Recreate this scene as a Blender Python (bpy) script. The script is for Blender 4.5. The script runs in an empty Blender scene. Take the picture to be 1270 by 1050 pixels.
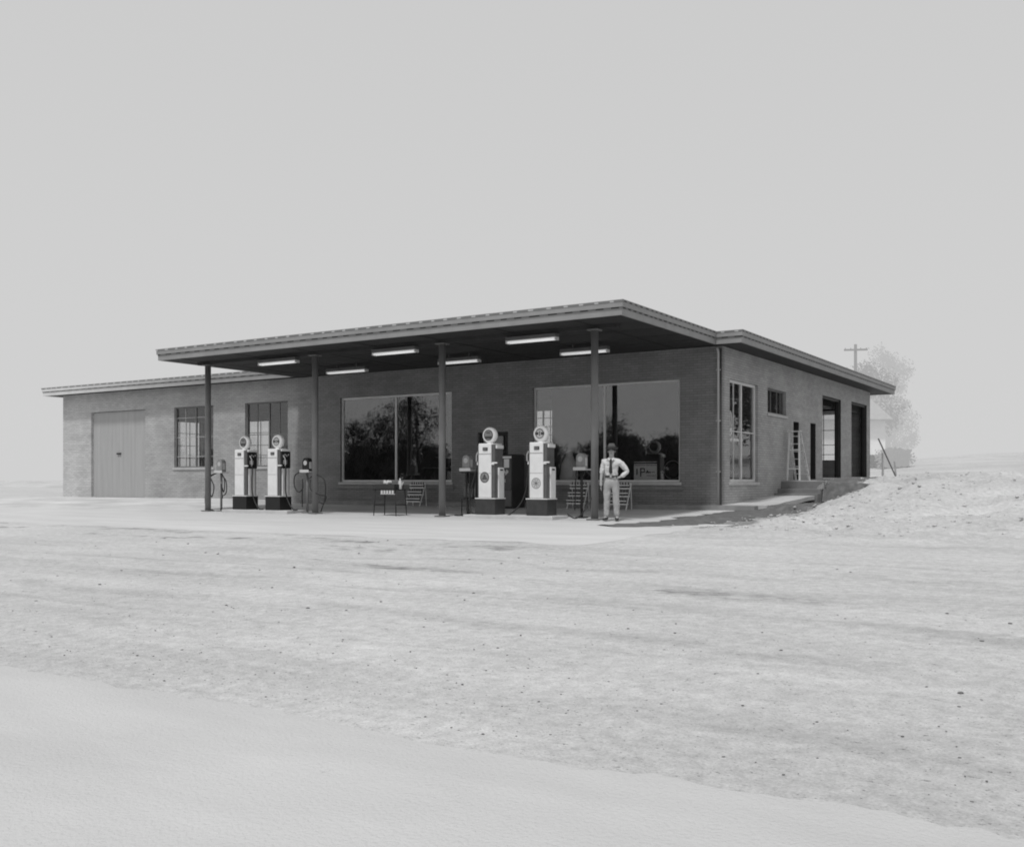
import bpy, bmesh, math, random
from mathutils import Vector, Matrix, noise
R = math.radians
random.seed(7)
sc = bpy.context.scene
C = sc.collection

# ------------------------------------------------------------------ materials (the photograph is monochrome: greys only)
def mat(name, v, rough=.8, amp=.12, scale=3., bump=0., bscale=40., metal=0., stretch=(1,1,1), haze=0., spec=.3, fade=0):
    m = bpy.data.materials.new(name); m.use_nodes = True
    n = m.node_tree.nodes; l = m.node_tree.links
    b = n['Principled BSDF']; b.inputs['Roughness'].default_value = rough; b.inputs['Metallic'].default_value = metal
    b.inputs['Specular IOR Level'].default_value = spec
    tc = n.new('ShaderNodeTexCoord'); mp = n.new('ShaderNodeMapping'); mp.inputs['Scale'].default_value = stretch
    l.new(tc.outputs['Object'], mp.inputs['Vector'])
    nz = n.new('ShaderNodeTexNoise'); nz.inputs['Scale'].default_value = scale; nz.inputs['Detail'].default_value = 8; nz.inputs['Roughness'].default_value = .62
    l.new(mp.outputs['Vector'], nz.inputs['Vector'])
    mr = n.new('ShaderNodeMapRange'); mr.inputs['From Min'].default_value = .25; mr.inputs['From Max'].default_value = .75
    mr.inputs['To Min'].default_value = v*(1-amp); mr.inputs['To Max'].default_value = v*(1+amp)
    l.new(nz.outputs['Fac'], mr.inputs['Value'])
    res = mr.outputs['Result']
    if fade:                                   # pale fade-out painted into the colour towards the far left wing
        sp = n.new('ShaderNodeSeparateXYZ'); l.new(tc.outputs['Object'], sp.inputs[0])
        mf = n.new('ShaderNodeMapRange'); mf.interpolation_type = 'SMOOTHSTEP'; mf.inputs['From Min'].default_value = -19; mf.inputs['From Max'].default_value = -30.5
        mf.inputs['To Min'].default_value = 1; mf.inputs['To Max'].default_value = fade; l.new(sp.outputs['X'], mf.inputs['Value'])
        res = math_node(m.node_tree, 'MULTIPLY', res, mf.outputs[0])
    cb = n.new('ShaderNodeCombineColor')
    for k in range(3): l.new(res, cb.inputs[k])
    l.new(cb.outputs['Color'], b.inputs['Base Color'])
    if bump:
        n2 = n.new('ShaderNodeTexNoise'); n2.inputs['Scale'].default_value = bscale; n2.inputs['Detail'].default_value = 5
        l.new(tc.outputs['Object'], n2.inputs['Vector'])
        bp = n.new('ShaderNodeBump'); bp.inputs['Strength'].default_value = bump; bp.inputs['Distance'].default_value = .02
        l.new(n2.outputs['Fac'], bp.inputs['Height']); l.new(bp.outputs['Normal'], b.inputs['Normal'])
    if haze:  # distance haze painted in as an even glow of the surface
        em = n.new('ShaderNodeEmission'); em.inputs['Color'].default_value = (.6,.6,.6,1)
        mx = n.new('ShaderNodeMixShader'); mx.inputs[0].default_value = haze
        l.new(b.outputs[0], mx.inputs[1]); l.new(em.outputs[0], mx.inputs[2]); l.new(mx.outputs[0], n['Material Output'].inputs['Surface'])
    return m

def math_node(nt, op, a, b=None, c=None):
    m = nt.nodes.new('ShaderNodeMath'); m.operation = op
    for i, x in enumerate((a, b, c)):
        if x is None: continue
        if isinstance(x, (int, float)): m.inputs[i].default_value = x
        else: nt.links.new(x, m.inputs[i])
    return m.outputs[0]

def brick_mat(name, v):
    m = bpy.data.materials.new(name); m.use_nodes = True; nt = m.node_tree; n = nt.nodes; l = nt.links
    b = n['Principled BSDF']; b.inputs['Roughness'].default_value = .9; b.inputs['Specular IOR Level'].default_value = .2
    tc = n.new('ShaderNodeTexCoord'); sp = n.new('ShaderNodeSeparateXYZ'); l.new(tc.outputs['Object'], sp.inputs[0])
    s = math_node(nt, 'ADD', sp.outputs['X'], sp.outputs['Y'])
    cv = n.new('ShaderNodeCombineXYZ'); l.new(s, cv.inputs[0]); l.new(sp.outputs['Z'], cv.inputs[1])
    br = n.new('ShaderNodeTexBrick'); l.new(cv.outputs[0], br.inputs['Vector'])
    br.inputs['Scale'].default_value = 1; br.inputs['Brick Width'].default_value = .24; br.inputs['Row Height'].default_value = .072
    br.inputs['Mortar Size'].default_value = .008; br.inputs['Mortar Smooth'].default_value = .2; br.inputs['Bias'].default_value = 0
    br.inputs['Color1'].default_value = (v*.92,)*3+(1,); br.inputs['Color2'].default_value = (v*1.1,)*3+(1,); br.inputs['Mortar'].default_value = (v*.72,)*3+(1,)
    nz = n.new('ShaderNodeTexNoise'); nz.inputs['Scale'].default_value = .9; nz.inputs['Detail'].default_value = 9; nz.inputs['Roughness'].default_value = .7
    l.new(tc.outputs['Object'], nz.inputs['Vector'])
    # courses that differ a little in tone from one another
    mp = n.new('ShaderNodeMapping'); mp.inputs['Scale'].default_value = (.5,.5,6.); l.new(tc.outputs['Object'], mp.inputs[0])
    n3 = n.new('ShaderNodeTexNoise'); n3.inputs['Scale'].default_value = 1.; n3.inputs['Detail'].default_value = 3; l.new(mp.outputs[0], n3.inputs['Vector'])
    f = math_node(nt, 'MULTIPLY', math_node(nt, 'ADD', math_node(nt, 'MULTIPLY', nz.outputs['Fac'], .8), .6), math_node(nt, 'ADD', math_node(nt,'MULTIPLY', n3.outputs['Fac'], .3), .85))
    # fade-out of the far left wing, painted into the brick colour
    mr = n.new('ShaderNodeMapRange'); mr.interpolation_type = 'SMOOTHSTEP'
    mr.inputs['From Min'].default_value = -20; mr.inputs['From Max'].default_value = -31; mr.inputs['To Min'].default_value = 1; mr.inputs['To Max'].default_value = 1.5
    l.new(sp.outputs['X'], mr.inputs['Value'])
    # open daylight on the right flank, painted in as lighter brick colour
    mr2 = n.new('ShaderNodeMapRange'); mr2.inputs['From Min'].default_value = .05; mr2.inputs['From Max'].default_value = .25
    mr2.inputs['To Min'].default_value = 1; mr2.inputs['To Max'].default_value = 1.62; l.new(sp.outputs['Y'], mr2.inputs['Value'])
    mr3 = n.new('ShaderNodeMapRange'); mr3.interpolation_type = 'SMOOTHSTEP'; mr3.inputs['From Min'].default_value = -13.; mr3.inputs['From Max'].default_value = -18.5; mr3.inputs['To Min'].default_value = 1; mr3.inputs['To Max'].default_value = 1.62; l.new(sp.outputs['X'], mr3.inputs['Value'])  # daylight on the front left of the canopy, also painted into the brick
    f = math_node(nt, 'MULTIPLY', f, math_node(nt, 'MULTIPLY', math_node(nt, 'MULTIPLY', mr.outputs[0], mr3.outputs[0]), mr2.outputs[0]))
    mx = n.new('ShaderNodeVectorMath'); mx.operation = 'SCALE'; l.new(br.outputs['Color'], mx.inputs[0]); l.new(f, mx.inputs['Scale'])
    l.new(mx.outputs[0], b.inputs['Base Color'])
    bp = n.new('ShaderNodeBump'); bp.inputs['Strength'].default_value = .5; bp.inputs['Distance'].default_value = .01; bp.invert = True
    l.new(br.outputs['Fac'], bp.inputs['Height']); l.new(bp.outputs[0], b.inputs['Normal'])
    return m

def glass_mat(name, f0=.08, tint=.75):
    m = bpy.data.materials.new(name); m.use_nodes = True; nt = m.node_tree; n = nt.nodes; l = nt.links
    n.remove(n['Principled BSDF'])
    tr = n.new('ShaderNodeBsdfTransparent'); tr.inputs[0].default_value = (tint,)*3+(1,)
    gl = n.new('ShaderNodeBsdfGlossy'); gl.inputs['Roughness'].default_value = .015; gl.inputs['Color'].default_value = (.9,.9,.9,1)
    ge = n.new('ShaderNodeNewGeometry'); dt = n.new('ShaderNodeVectorMath'); dt.operation = 'DOT_PRODUCT'
    l.new(ge.outputs['Incoming'], dt.inputs[0]); l.new(ge.outputs['True Normal'], dt.inputs[1])
    cs = math_node(nt, 'ABSOLUTE', dt.outputs['Value'])
    fr5 = math_node(nt, 'POWER', math_node(nt, 'SUBTRACT', 1., cs), 5.)          # Schlick, the same from both sides of the pane
    fres = math_node(nt, 'ADD', f0, math_node(nt, 'MULTIPLY', fr5, 1-f0))
    tc = n.new('ShaderNodeTexCoord'); nz = n.new('ShaderNodeTexNoise'); nz.inputs['Scale'].default_value = .8; l.new(tc.outputs['Object'], nz.inputs['Vector'])
    bp = n.new('ShaderNodeBump'); bp.inputs['Strength'].default_value = .03; bp.inputs['Distance'].default_value = .05; l.new(nz.outputs['Fac'], bp.inputs['Height'])
    l.new(bp.outputs[0], gl.inputs['Normal'])
    mx = n.new('ShaderNodeMixShader'); l.new(fres, mx.inputs[0]); l.new(tr.outputs[0], mx.inputs[1]); l.new(gl.outputs[0], mx.inputs[2])
    l.new(mx.outputs[0], n['Material Output'].inputs['Surface'])
    return m

def ground_mat():
    m = bpy.data.materials.new('dirt_ground'); m.use_nodes = True; nt = m.node_tree; n = nt.nodes; l = nt.links
    b = n['Principled BSDF']; b.inputs['Roughness'].default_value = 1; b.inputs['Specular IOR Level'].default_value = .05
    tc = n.new('ShaderNodeTexCoord')
    def nz(scale, st=(1,1,1), det=8, rough=.6):
        mp = n.new('ShaderNodeMapping'); mp.inputs['Scale'].default_value = st; l.new(tc.outputs['Object'], mp.inputs[0])
        t = n.new('ShaderNodeTexNoise'); t.inputs['Scale'].default_value = scale; t.inputs['Detail'].default_value = det; t.inputs['Roughness'].default_value = rough
        l.new(mp.outputs[0], t.inputs['Vector']); return t.outputs['Fac']
    def rng(x, a, b_, c, d):
        mr = n.new('ShaderNodeMapRange'); mr.inputs['From Min'].default_value = a; mr.inputs['From Max'].default_value = b_
        mr.inputs['To Min'].default_value = c; mr.inputs['To Max'].default_value = d; l.new(x, mr.inputs['Value']); return mr.outputs[0]
    big = rng(nz(.22), .3, .7, .9, 1.08)
    streak = rng(nz(1.0, (.2, 1.3, 1)), .3, .7, .86, 1.07)
    fleck = rng(nz(75., (.7,1,1), det=3, rough=.6), .62, .70, 1., .45)
    ruts = rng(nz(1.0, (.05, 3.2, 1), 4), .58, .70, 1., .87)
    finer = rng(nz(9.), .3, .7, .84, 1.12)
    grit = rng(nz(55., det=3), .3, .7, .86, 1.14)
    spots = rng(nz(24., (.6,1,1), det=4, rough=.7), .63, .68, 1., .5)
    v = math_node(nt, 'MULTIPLY', big, streak)
    for t in (ruts, finer, grit, spots, fleck): v = math_node(nt, 'MULTIPLY', v, t)
    # wheel tracks that wander across the lot
    sx = n.new('ShaderNodeSeparateXYZ'); l.new(tc.outputs['Object'], sx.inputs[0])
    wob = nz(.35, det=2)
    for y0, sl, bend, wdt, dep in ((17.3, .03, 1.5, .16, .17), (18.8, .03, 1.5, .16, .17), (14.9, -.05, 2.2, .13, .13), (16.3, -.05, 2.2, .13, .13), (20.4, .10, 1.2, .12, .14)):
        c = math_node(nt, 'ADD', math_node(nt, 'ADD', sx.outputs['Y'], y0), math_node(nt, 'ADD', math_node(nt, 'MULTIPLY', sx.outputs['X'], sl), math_node(nt, 'MULTIPLY', math_node(nt, 'SUBTRACT', wob, .5), bend)))
        k_ = rng(math_node(nt, 'ABSOLUTE', c), wdt*.4, wdt*1.5, 1-dep, 1.)
        v = math_node(nt, 'MULTIPLY', v, math_node(nt, 'ADD', k_, math_node(nt, 'MULTIPLY', math_node(nt, 'SUBTRACT', 1., k_), rng(nz(1.1, (.4,1,1)), .4, .6, 0, 1.))))
    at = n.new('ShaderNodeAttribute'); at.attribute_name = 'soil'           # damp dark soil of the trench and the scuffed strip
    # ragged mask
    rag = math_node(nt, 'ADD', rng(nz(2.2, (.5,1,1)), .35, .65, -.35, .35), rng(nz(11., (.35,1,1)), .35, .65, -.5, .3))
    sm = math_node(nt, 'MULTIPLY', at.outputs['Fac'], math_node(nt, 'ADD', 1., rag))
    mrs = n.new('ShaderNodeMapRange'); mrs.interpolation_type='SMOOTHSTEP'; mrs.inputs['From Min'].default_value=.25; mrs.inputs['From Max'].default_value=.8
    mrs.inputs['To Min'].default_value=1; mrs.inputs['To Max'].default_value=.5; l.new(sm, mrs.inputs['Value'])
    v = math_node(nt, 'MULTIPLY', v, mrs.outputs[0])
    v = math_node(nt, 'MULTIPLY', v, .515)
    cb = n.new('ShaderNodeCombineColor')
    for k in range(3): l.new(v, cb.inputs[k])
    l.new(cb.outputs[0], b.inputs['Base Color'])
    hb = math_node(nt, 'ADD', nz(30., det=6, rough=.7), math_node(nt, 'MULTIPLY', nz(6., (.5,1,1)), 1.5))
    bp = n.new('ShaderNodeBump'); bp.inputs['Strength'].default_value = .5; bp.inputs['Distance'].default_value = .035
    l.new(hb, bp.inputs['Height']); l.new(bp.outputs[0], b.inputs['Normal'])
    return m

M = dict(
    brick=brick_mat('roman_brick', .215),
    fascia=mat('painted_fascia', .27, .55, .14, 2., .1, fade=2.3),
    drip=mat('drip_gap', .05, .8),
    lip=mat('gravel_stop_metal', .34, .45, .2, 4.),
    tab=mat('bright_metal_clip', .75, .4, .1, 4.),
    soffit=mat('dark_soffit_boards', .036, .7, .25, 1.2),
    roof=mat('built_up_roof', .2, .95),
    post=mat('painted_steel_post', .17, .45, .15, 2., spec=.5),
    frame=mat('white_window_frame', .62, .5, .1),
    steel=mat('steel_sash', .16, .5, .2),
    steelpale=mat('pale_sash_bar', .38, .5, .1),
    sill=mat('concrete_sill', .42, .8, .15),
    glass=glass_mat('plate_glass', .125, .86),
    glass2=glass_mat('sash_glass', .075, .9),
    glass3=glass_mat('side_glass', .03, .95),
    inner=mat('inner_wall_paint', .12, .9, .3, .8),
    innerf=mat('inner_floor', .14, .8, .3),
    slab=mat('forecourt_concrete', .5, .85, .28, .9, .15, stretch=(.5,1,1)),
    apron=mat('apron_concrete', .52, .9, .12, 1.3, .15, 25, stretch=(.25,1,1)),
    walk=mat('walkway_concrete', .46, .9, .14, 1.5, .15),
    road=mat('pale_road', .485, .95, .10, 1.3, .7, 45, stretch=(.3,1,1)),
    kerb=mat('kerb_concrete', .24, .9, .25, 2.),
    steps=mat('porch_concrete', .2, .9, .25, 2.),
    island=mat('island_concrete', .5, .9, .15, 2.),
    pumpw=mat('white_pump_enamel', .74, .3, .12, 2.2, spec=.6),
    pumpd=mat('dark_pump_enamel', .10, .35, .2, 5., spec=.6),
    pumpb=mat('black_pump_base', .045, .5, .3, 5.),
    dial=mat('dial_black', .02, .3),
    globe=mat('milk_glass_globe', .8, .2, .03),
    gface=mat('globe_face_grey', .22, .3, .3, 14.),
    gmark=mat('globe_mark_dark', .05, .4),
    glight=mat('globe_mark_pale', .5, .4),
    rubber=mat('black_rubber_hose', .03, .5),
    chrome=mat('nozzle_metal', .6, .3, .1, 5., metal=.8),
    redbox=mat('machine_enamel', .07, .35, .35, 5., spec=.5),
    machine=mat('machine_side', .035, .5, .2),
    paint=mat('pale_paint', .55, .6, .15),
    midbox=mat('mid_grey_enamel', .26, .35, .2, 8., spec=.6),
    black=mat('black_iron', .025, .6),
    oil=mat('oil_bottle', .07, .25, .3, 30.),
    woodp=mat('planked_door', .37, .8, .1, 1.5, stretch=(5,5,.3)),
    lad=mat('splashed_ladder_wood', .6, .8, .5, 14.),
    wood=mat('weathered_board', .4, .9, .2, 5.),
    pale=mat('pale_board', .65, .9, .1),
    skin=mat('skin', .36, .6, .08, 9.),
    shirt=mat('pale_shirt', .6, .85, .14, 6., .8, 11),
    trouser=mat('light_trousers', .36, .9, .18, 5., .8, 9),
    dark=mat('dark_cloth', .035, .8),
    hat=mat('felt_hat', .09, .85, .2, 9.),
    hair=mat('dark_hair', .03, .7),
    shoe=mat('dark_shoe_leather', .04, .4),
    tyre=mat('tyre_rubber', .03, .7),
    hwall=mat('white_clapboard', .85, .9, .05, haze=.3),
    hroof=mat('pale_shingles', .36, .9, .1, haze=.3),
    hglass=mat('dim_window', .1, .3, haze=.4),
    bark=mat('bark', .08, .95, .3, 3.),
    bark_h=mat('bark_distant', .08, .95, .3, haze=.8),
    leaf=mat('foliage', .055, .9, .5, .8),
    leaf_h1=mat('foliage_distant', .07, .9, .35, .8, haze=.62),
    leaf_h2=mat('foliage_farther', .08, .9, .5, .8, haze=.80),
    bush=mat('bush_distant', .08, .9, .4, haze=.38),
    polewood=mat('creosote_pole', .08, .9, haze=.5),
    soil=mat('damp_soil', .13, 1., .45, 5., .8, 25),
    stone=mat('dark_stone', .14, .9, .5, 3.),
    clod=mat('pale_clod', .5, 1., .3, 5.),
    weed=mat('dry_weed', .2, .9, .4),
)
tube = mat('fluorescent_tube', .8, .3)
nt = tube.node_tree; tb = nt.nodes['Principled BSDF']; tb.inputs['Emission Color'].default_value = (1,1,1,1); tb.inputs['Emission Strength'].default_value = .4
M['tube'] = tube
M['ground'] = ground_mat()
def seam_mat(name, base, front, side, pf, ps, df, ds):
    # metal edge with a clip every pf metres on the fronts and a notch every ps metres on the flanks
    m = bpy.data.materials.new(name); m.use_nodes = True; nt = m.node_tree; n = nt.nodes; l = nt.links
    b = n['Principled BSDF']; b.inputs['Roughness'].default_value = .5
    tc = n.new('ShaderNodeTexCoord'); sp = n.new('ShaderNodeSeparateXYZ'); l.new(tc.outputs['Object'], sp.inputs[0])
    ge = n.new('ShaderNodeNewGeometry'); sn = n.new('ShaderNodeSeparateXYZ'); l.new(ge.outputs['True Normal'], sn.inputs[0])
    isf = math_node(nt, 'GREATER_THAN', math_node(nt, 'ABSOLUTE', sn.outputs['Y']), .5); isd = math_node(nt, 'GREATER_THAN', math_node(nt, 'ABSOLUTE', sn.outputs['X']), .5)
    nz = n.new('ShaderNodeTexNoise'); nz.inputs['Scale'].default_value = .6; l.new(tc.outputs['Object'], nz.inputs['Vector'])
    jit = math_node(nt, 'MULTIPLY', nz.outputs['Fac'], .5)
    a = math_node(nt, 'MULTIPLY', isf, math_node(nt, 'LESS_THAN', math_node(nt, 'FRACT', math_node(nt, 'MULTIPLY', math_node(nt, 'ADD', sp.outputs['X'], jit), 1/pf)), df))
    c = math_node(nt, 'MULTIPLY', isd, math_node(nt, 'LESS_THAN', math_node(nt, 'FRACT', math_node(nt, 'MULTIPLY', math_node(nt, 'ADD', sp.outputs['Y'], jit), 1/ps)), ds))
    v = math_node(nt, 'ADD', base, math_node(nt, 'ADD', math_node(nt, 'MULTIPLY', a, front-base), math_node(nt, 'MULTIPLY', c, side-base)))
    cb = n.new('ShaderNodeCombineColor')
    for k in range(3): l.new(v, cb.inputs[k])
    l.new(cb.outputs[0], b.inputs['Base Color']); return m
M['lipn'] = seam_mat('gravel_stop_edge', .22, .58, .04, .42, .28, .26, .45)
M['dripn'] = seam_mat('drip_joint', .2, .02, .02, .42, .28, .5, .55)

# ------------------------------------------------------------------ helpers
def box(bm, x0, x1, y0, y1, z0, z1):
    vs = [bm.verts.new(p) for p in ((x0,y0,z0),(x1,y0,z0),(x1,y1,z0),(x0,y1,z0),(x0,y0,z1),(x1,y0,z1),(x1,y1,z1),(x0,y1,z1))]
    for f in ((0,3,2,1),(4,5,6,7),(0,1,5,4),(1,2,6,5),(2,3,7,6),(3,0,4,7)): bm.faces.new([vs[i] for i in f])
    return vs
def bar(bm, a, b, w, h=None):
    a = Vector(a); b = Vector(b); h = h or w; d = (b-a).normalized()
    up = Vector((0,0,1)) if abs(d.z) < .95 else Vector((0,1,0))
    s = d.cross(up).normalized()*w/2; u = s.cross(d).normalized()*h/2
    q = [bm.verts.new(p) for p in (a-s-u,a+s-u,a+s+u,a-s+u,b-s-u,b+s-u,b+s+u,b-s+u)]
    for f in ((0,1,2,3),(7,6,5,4),(0,4,5,1),(1,5,6,2),(2,6,7,3),(3,7,4,0)): bm.faces.new([q[i] for i in f])
def tubep(bm, pts, r, seg=8, cap=True):
    pts = [Vector(p) for p in pts]; rings = []; n = len(pts)
    rr = r if isinstance(r, (list, tuple)) else [r]*n
    ref = None
    for i, p in enumerate(pts):
        d = (pts[min(i+1,n-1)]-pts[max(i-1,0)]).normalized()
        if ref is None:
            ref = d.cross(Vector((0,0,1)))
            if ref.length < .1: ref = d.cross(Vector((0,1,0)))
        ref = (ref - d*ref.dot(d)).normalized(); o = d.cross(ref)
        rings.append([bm.verts.new(p + ref*math.cos(2*math.pi*k/seg)*rr[i] + o*math.sin(2*math.pi*k/seg)*rr[i]) for k in range(seg)])
    for i in range(n-1):
        for k in range(seg):
            f = bm.faces.new([rings[i][k], rings[i][(k+1)%seg], rings[i+1][(k+1)%seg], rings[i+1][k]]); f.smooth = True
    if cap: bm.faces.new(rings[0][::-1]); bm.faces.new(rings[-1])
def spline(ctrl, n=8):
    P = [Vector(p) for p in ctrl]; P = [2*P[0]-P[1]] + P + [2*P[-1]-P[-2]]; out = []
    for i in range(1, len(P)-2):
        for k in range(n):
            t = k/n
            out.append(.5*((2*P[i])+(P[i+1]-P[i-1])*t+(2*P[i-1]-5*P[i]+4*P[i+1]-P[i+2])*t*t+(3*P[i]-P[i-1]-3*P[i+1]+P[i+2])*t**3))
    out.append(P[-2]); return out
def lathe(bm, prof, seg=20, mtx=None):
    rings = []
    for r, z in prof: rings.append([bm.verts.new((r*math.cos(2*math.pi*k/seg), r*math.sin(2*math.pi*k/seg), z)) for k in range(seg)])
    for i in range(len(prof)-1):
        for k in range(seg):
            f = bm.faces.new([rings[i][k], rings[i][(k+1)%seg], rings[i+1][(k+1)%seg], rings[i+1][k]]); f.smooth = True
    bm.faces.new(rings[0][::-1]); bm.faces.new(rings[-1])
    if mtx is not None:
        for rg in rings:
            for v in rg: v.co = mtx @ v.co
def obj(name, bm, m, parent=None, bevel=0, loc=None):
    me = bpy.data.meshes.new(name)
    bmesh.ops.recalc_face_normals(bm, faces=bm.faces[:])
    bm.to_mesh(me); bm.free()
    for mm in (m if isinstance(m, (list, tuple)) else [m]): me.materials.append(mm)
    o = bpy.data.objects.new(name, me); C.objects.link(o)
    if parent: o.parent = parent
    if loc: o.location = loc
    if bevel:
        b = o.modifiers.new('bevel', 'BEVEL'); b.width = bevel; b.segments = 2; b.limit_method = 'ANGLE'
    return o
def B(): return bmesh.new()
def tag(o, label=None, cat=None, group=None, kind=None):
    if label: o['label'] = label
    if cat: o['category'] = cat
    if group: o['group'] = group
    if kind: o['kind'] = kind
    return o
def thing(name, label, cat, loc=(0,0,0), rz=0, group=None):
    o = bpy.data.objects.new(name, None); C.objects.link(o); o.location = loc; o.rotation_euler = (0,0,rz); o.empty_display_size = .2
    return tag(o, label, cat, group)
def dup(root, loc, rz=None, label=None):
    r = root.copy(); C.objects.link(r); r.location = loc
    if rz is not None: r.rotation_euler = (0,0,rz)
    if label: r['label'] = label
    def rec(src, dst):
        for ch in src.children:
            c = ch.copy(); C.objects.link(c); c.parent = dst; rec(ch, c)
    rec(root, r); return r
def skin(name, verts, edges, radii, m, parent, sub=2, root=0):
    me = bpy.data.meshes.new(name); me.from_pydata(verts, edges, []); o = bpy.data.objects.new(name+'_tmp', me); C.objects.link(o)
    md = o.modifiers.new('skin', 'SKIN'); md.use_smooth_shade = True
    sv = me.skin_vertices[0].data
    for i, r in enumerate(radii): sv[i].radius = (r, r) if isinstance(r, (int, float)) else r
    for i in range(len(verts)): sv[i].use_root = (i == root)
    s = o.modifiers.new('sub', 'SUBSURF'); s.levels = sub; s.render_levels = sub
    dg = bpy.context.evaluated_depsgraph_get(); dg.update()
    m2 = bpy.data.meshes.new_from_object(o.evaluated_get(dg)); m2.name = name
    bpy.data.objects.remove(o); bpy.data.meshes.remove(me)
    m2.materials.clear(); m2.materials.append(m)
    for p in m2.polygons: p.use_smooth = True
    q = bpy.data.objects.new(name, m2); C.objects.link(q); q.parent = parent
    return q
def sstep(a, b, x):
    t = min(1, max(0, (x-a)/(b-a))); return t*t*(3-2*t)

def crease(o, amp, f, zs=.45):
    for v in o.data.vertices:
        p = v.co; k = noise.noise(Vector((p.x*f, p.y*f, p.z*f*zs))) + .5*noise.noise(Vector((p.x*f*2.3, p.y*f*2.3, p.z*f*zs*2.3+4)))
        v.co = p + v.normal*amp*k
# ------------------------------------------------------------------ terrain
def slab_z(y):                       # the forecourt climbs gently from the drive to the building
    if y <= -5.4: return -.1 + (y+12)/6.6*.1 if y > -12 else -.1 + (y+12)*.036
    return (y+5.4)/5.4*.17 if y < 0 else .3
def base_z(x, y):
    if y < -26: b = -.604
    elif y < -12: b = -.1 + (y+12)*.036
    else:
        b = slab_z(y)
        if y < 0: b += (y+5.4)/5.4*.13*sstep(-15.5, -18.5, x) if y > -5.4 else 0
    return b
def ground_z(x, y, rough=True):
    b = base_z(x, y)
    # earth bank beside the right flank, rising to the service doors
    w = sstep(1.6, 3.4, x) * sstep(-9, -2, y) if y < 40 else 1
    target = .02 + 1.06*sstep(-5, 8, y)
    z = b + (max(target, b)-b)*w
    near = sstep(.8, 2.2, x)*(1-sstep(2.2,4.6,x))
    if x > .6 and 0 < y < 20: z = max(z, .3 + .75*sstep(1.5, 6.5, y)*sstep(.6, 1.4, x)) if y > 5 else z
    if y > 7: z = max(z, .3+.75*sstep(-12,-8, x) if y > 17.5 else z)
    # beyond the building the ground climbs towards the white house
    z += 2.15*sstep(24, 62, y)*sstep(-25, 2, x)
    if rough:
        a = .012 + .19*sstep(1.8, 3.2, x)*sstep(-11, -5, y)*(1-sstep(14, 30, y))
        a *= 1-.9*sstep(60, 120, max(abs(x), abs(y)))
        z += a*(noise.noise(Vector((x*.7, y*.7, 0)))*1.2 + (.25-abs(noise.noise(Vector((x*1.9, y*1.9, 3)))))*1.5 + noise.noise(Vector((x*5, y*5, 7)))*.6)
        z -= .03*near*sstep(-8,-4,y)*(1-sstep(5,7,y))
    return z
# ------------------------------------------------------------------ the man
P = thing('person', 'man in dark hat, pale shirt and dark tie standing with a hand on his hip', 'person', (-.80,-5.12,slab_z(-5.12)+.008), R(18))
# one continuous body: pelvis root, spine, head, arms, legs with feet
V, Ed, Rd = [], [], []
def add(p, r, parent=None):
    V.append(p); Rd.append(r)
    if parent is not None: Ed.append((parent, len(V)-1))
    return len(V)-1
pel = add((0,0,.95), (.145,.10)); wst = add((0,0,1.08), (.135,.10), pel); ch = add((0,.005,1.28), (.165,.115), wst); up = add((0,.01,1.42), (.13,.09), ch)
nk = add((0,.0,1.50), .055, up); jw = add((0,-.015,1.565), (.062,.07), nk); hd = add((0,-.005,1.64), (.074,.092), jw); cr = add((0,.0,1.71), (.066,.08), hd)
def leg(s, fx, fy):
    h_ = add((s*.095,0,.86), .092, pel); k_ = add((s*.11,-.01,.49), .058, h_); c_ = add((s*.118,.01,.33), .056, k_); a_ = add((s*.125,.015,.10), .038, c_)
    t_ = add((s*.125+fx*.5,-.08,.055), .04, a_); add((s*.125+fx,-.18,.04), .03, t_)
leg(1, .03, 0); leg(-1, -.04, 0)
sl = add((.175,.01,1.40), .062, up); el = add((.36,.06,1.17), .045, sl); fl = add((.28,.01,1.08), .040, el); wl = add((.19,-.03,1.02), .028, fl); add((.135,-.075,1.0), (.04,.02), wl)
sr = add((-.175,.01,1.40), .062, up); er = add((-.235,.02,1.14), .044, sr); fr_ = add((-.245,-.02,1.0), .038, er); wr = add((-.245,-.05,.89), .028, fr_); add((-.24,-.065,.82), (.02,.038), wr)
body = skin('body', V, Ed, Rd, M['skin'], P)
def fingers(palm, dirs, par):
    for k, (o, d, L, c) in enumerate(dirs):
        p0 = Vector(palm)+Vector(o); d = Vector(d).normalized(); c = Vector(c)
        p1 = p0+d*L*.45; p2 = p1+(d+c*.5).normalized()*L*.35; p3 = p2+(d+c).normalized()*L*.25
        skin('finger', [p0,p1,p2,p3], [(0,1),(1,2),(2,3)], [.0105,.0095,.0085,.007], M['skin'], par, 1)
fingers((-.24,-.065,.80), [((0,-.028,0),(0,-.12,-1),.078,(.3,.1,0)), ((0,-.009,-.004),(0,-.04,-1),.088,(.35,.1,0)), ((0,.010,-.004),(0,.02,-1),.082,(.4,.1,0)), ((0,.028,.002),(0,.1,-1),.065,(.4,.1,0)), ((.0,-.032,.05),(.25,-.6,-.8),.06,(.2,.2,-.2))], body)
fingers((.135,-.08,1.0), [((-.01,-.01,.028),(-1,-.35,.1),.07,(0,.4,-.1)), ((-.015,-.01,.009),(-1,-.3,-.05),.078,(0,.4,-.1)), ((-.015,-.01,-.01),(-1,-.3,-.15),.074,(0,.4,-.1)), ((-.01,-.008,-.028),(-1,-.25,-.3),.06,(0,.4,0)), ((.03,.0,.035),(-.2,.9,.5),.055,(0,.2,-.3))], body)
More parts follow.
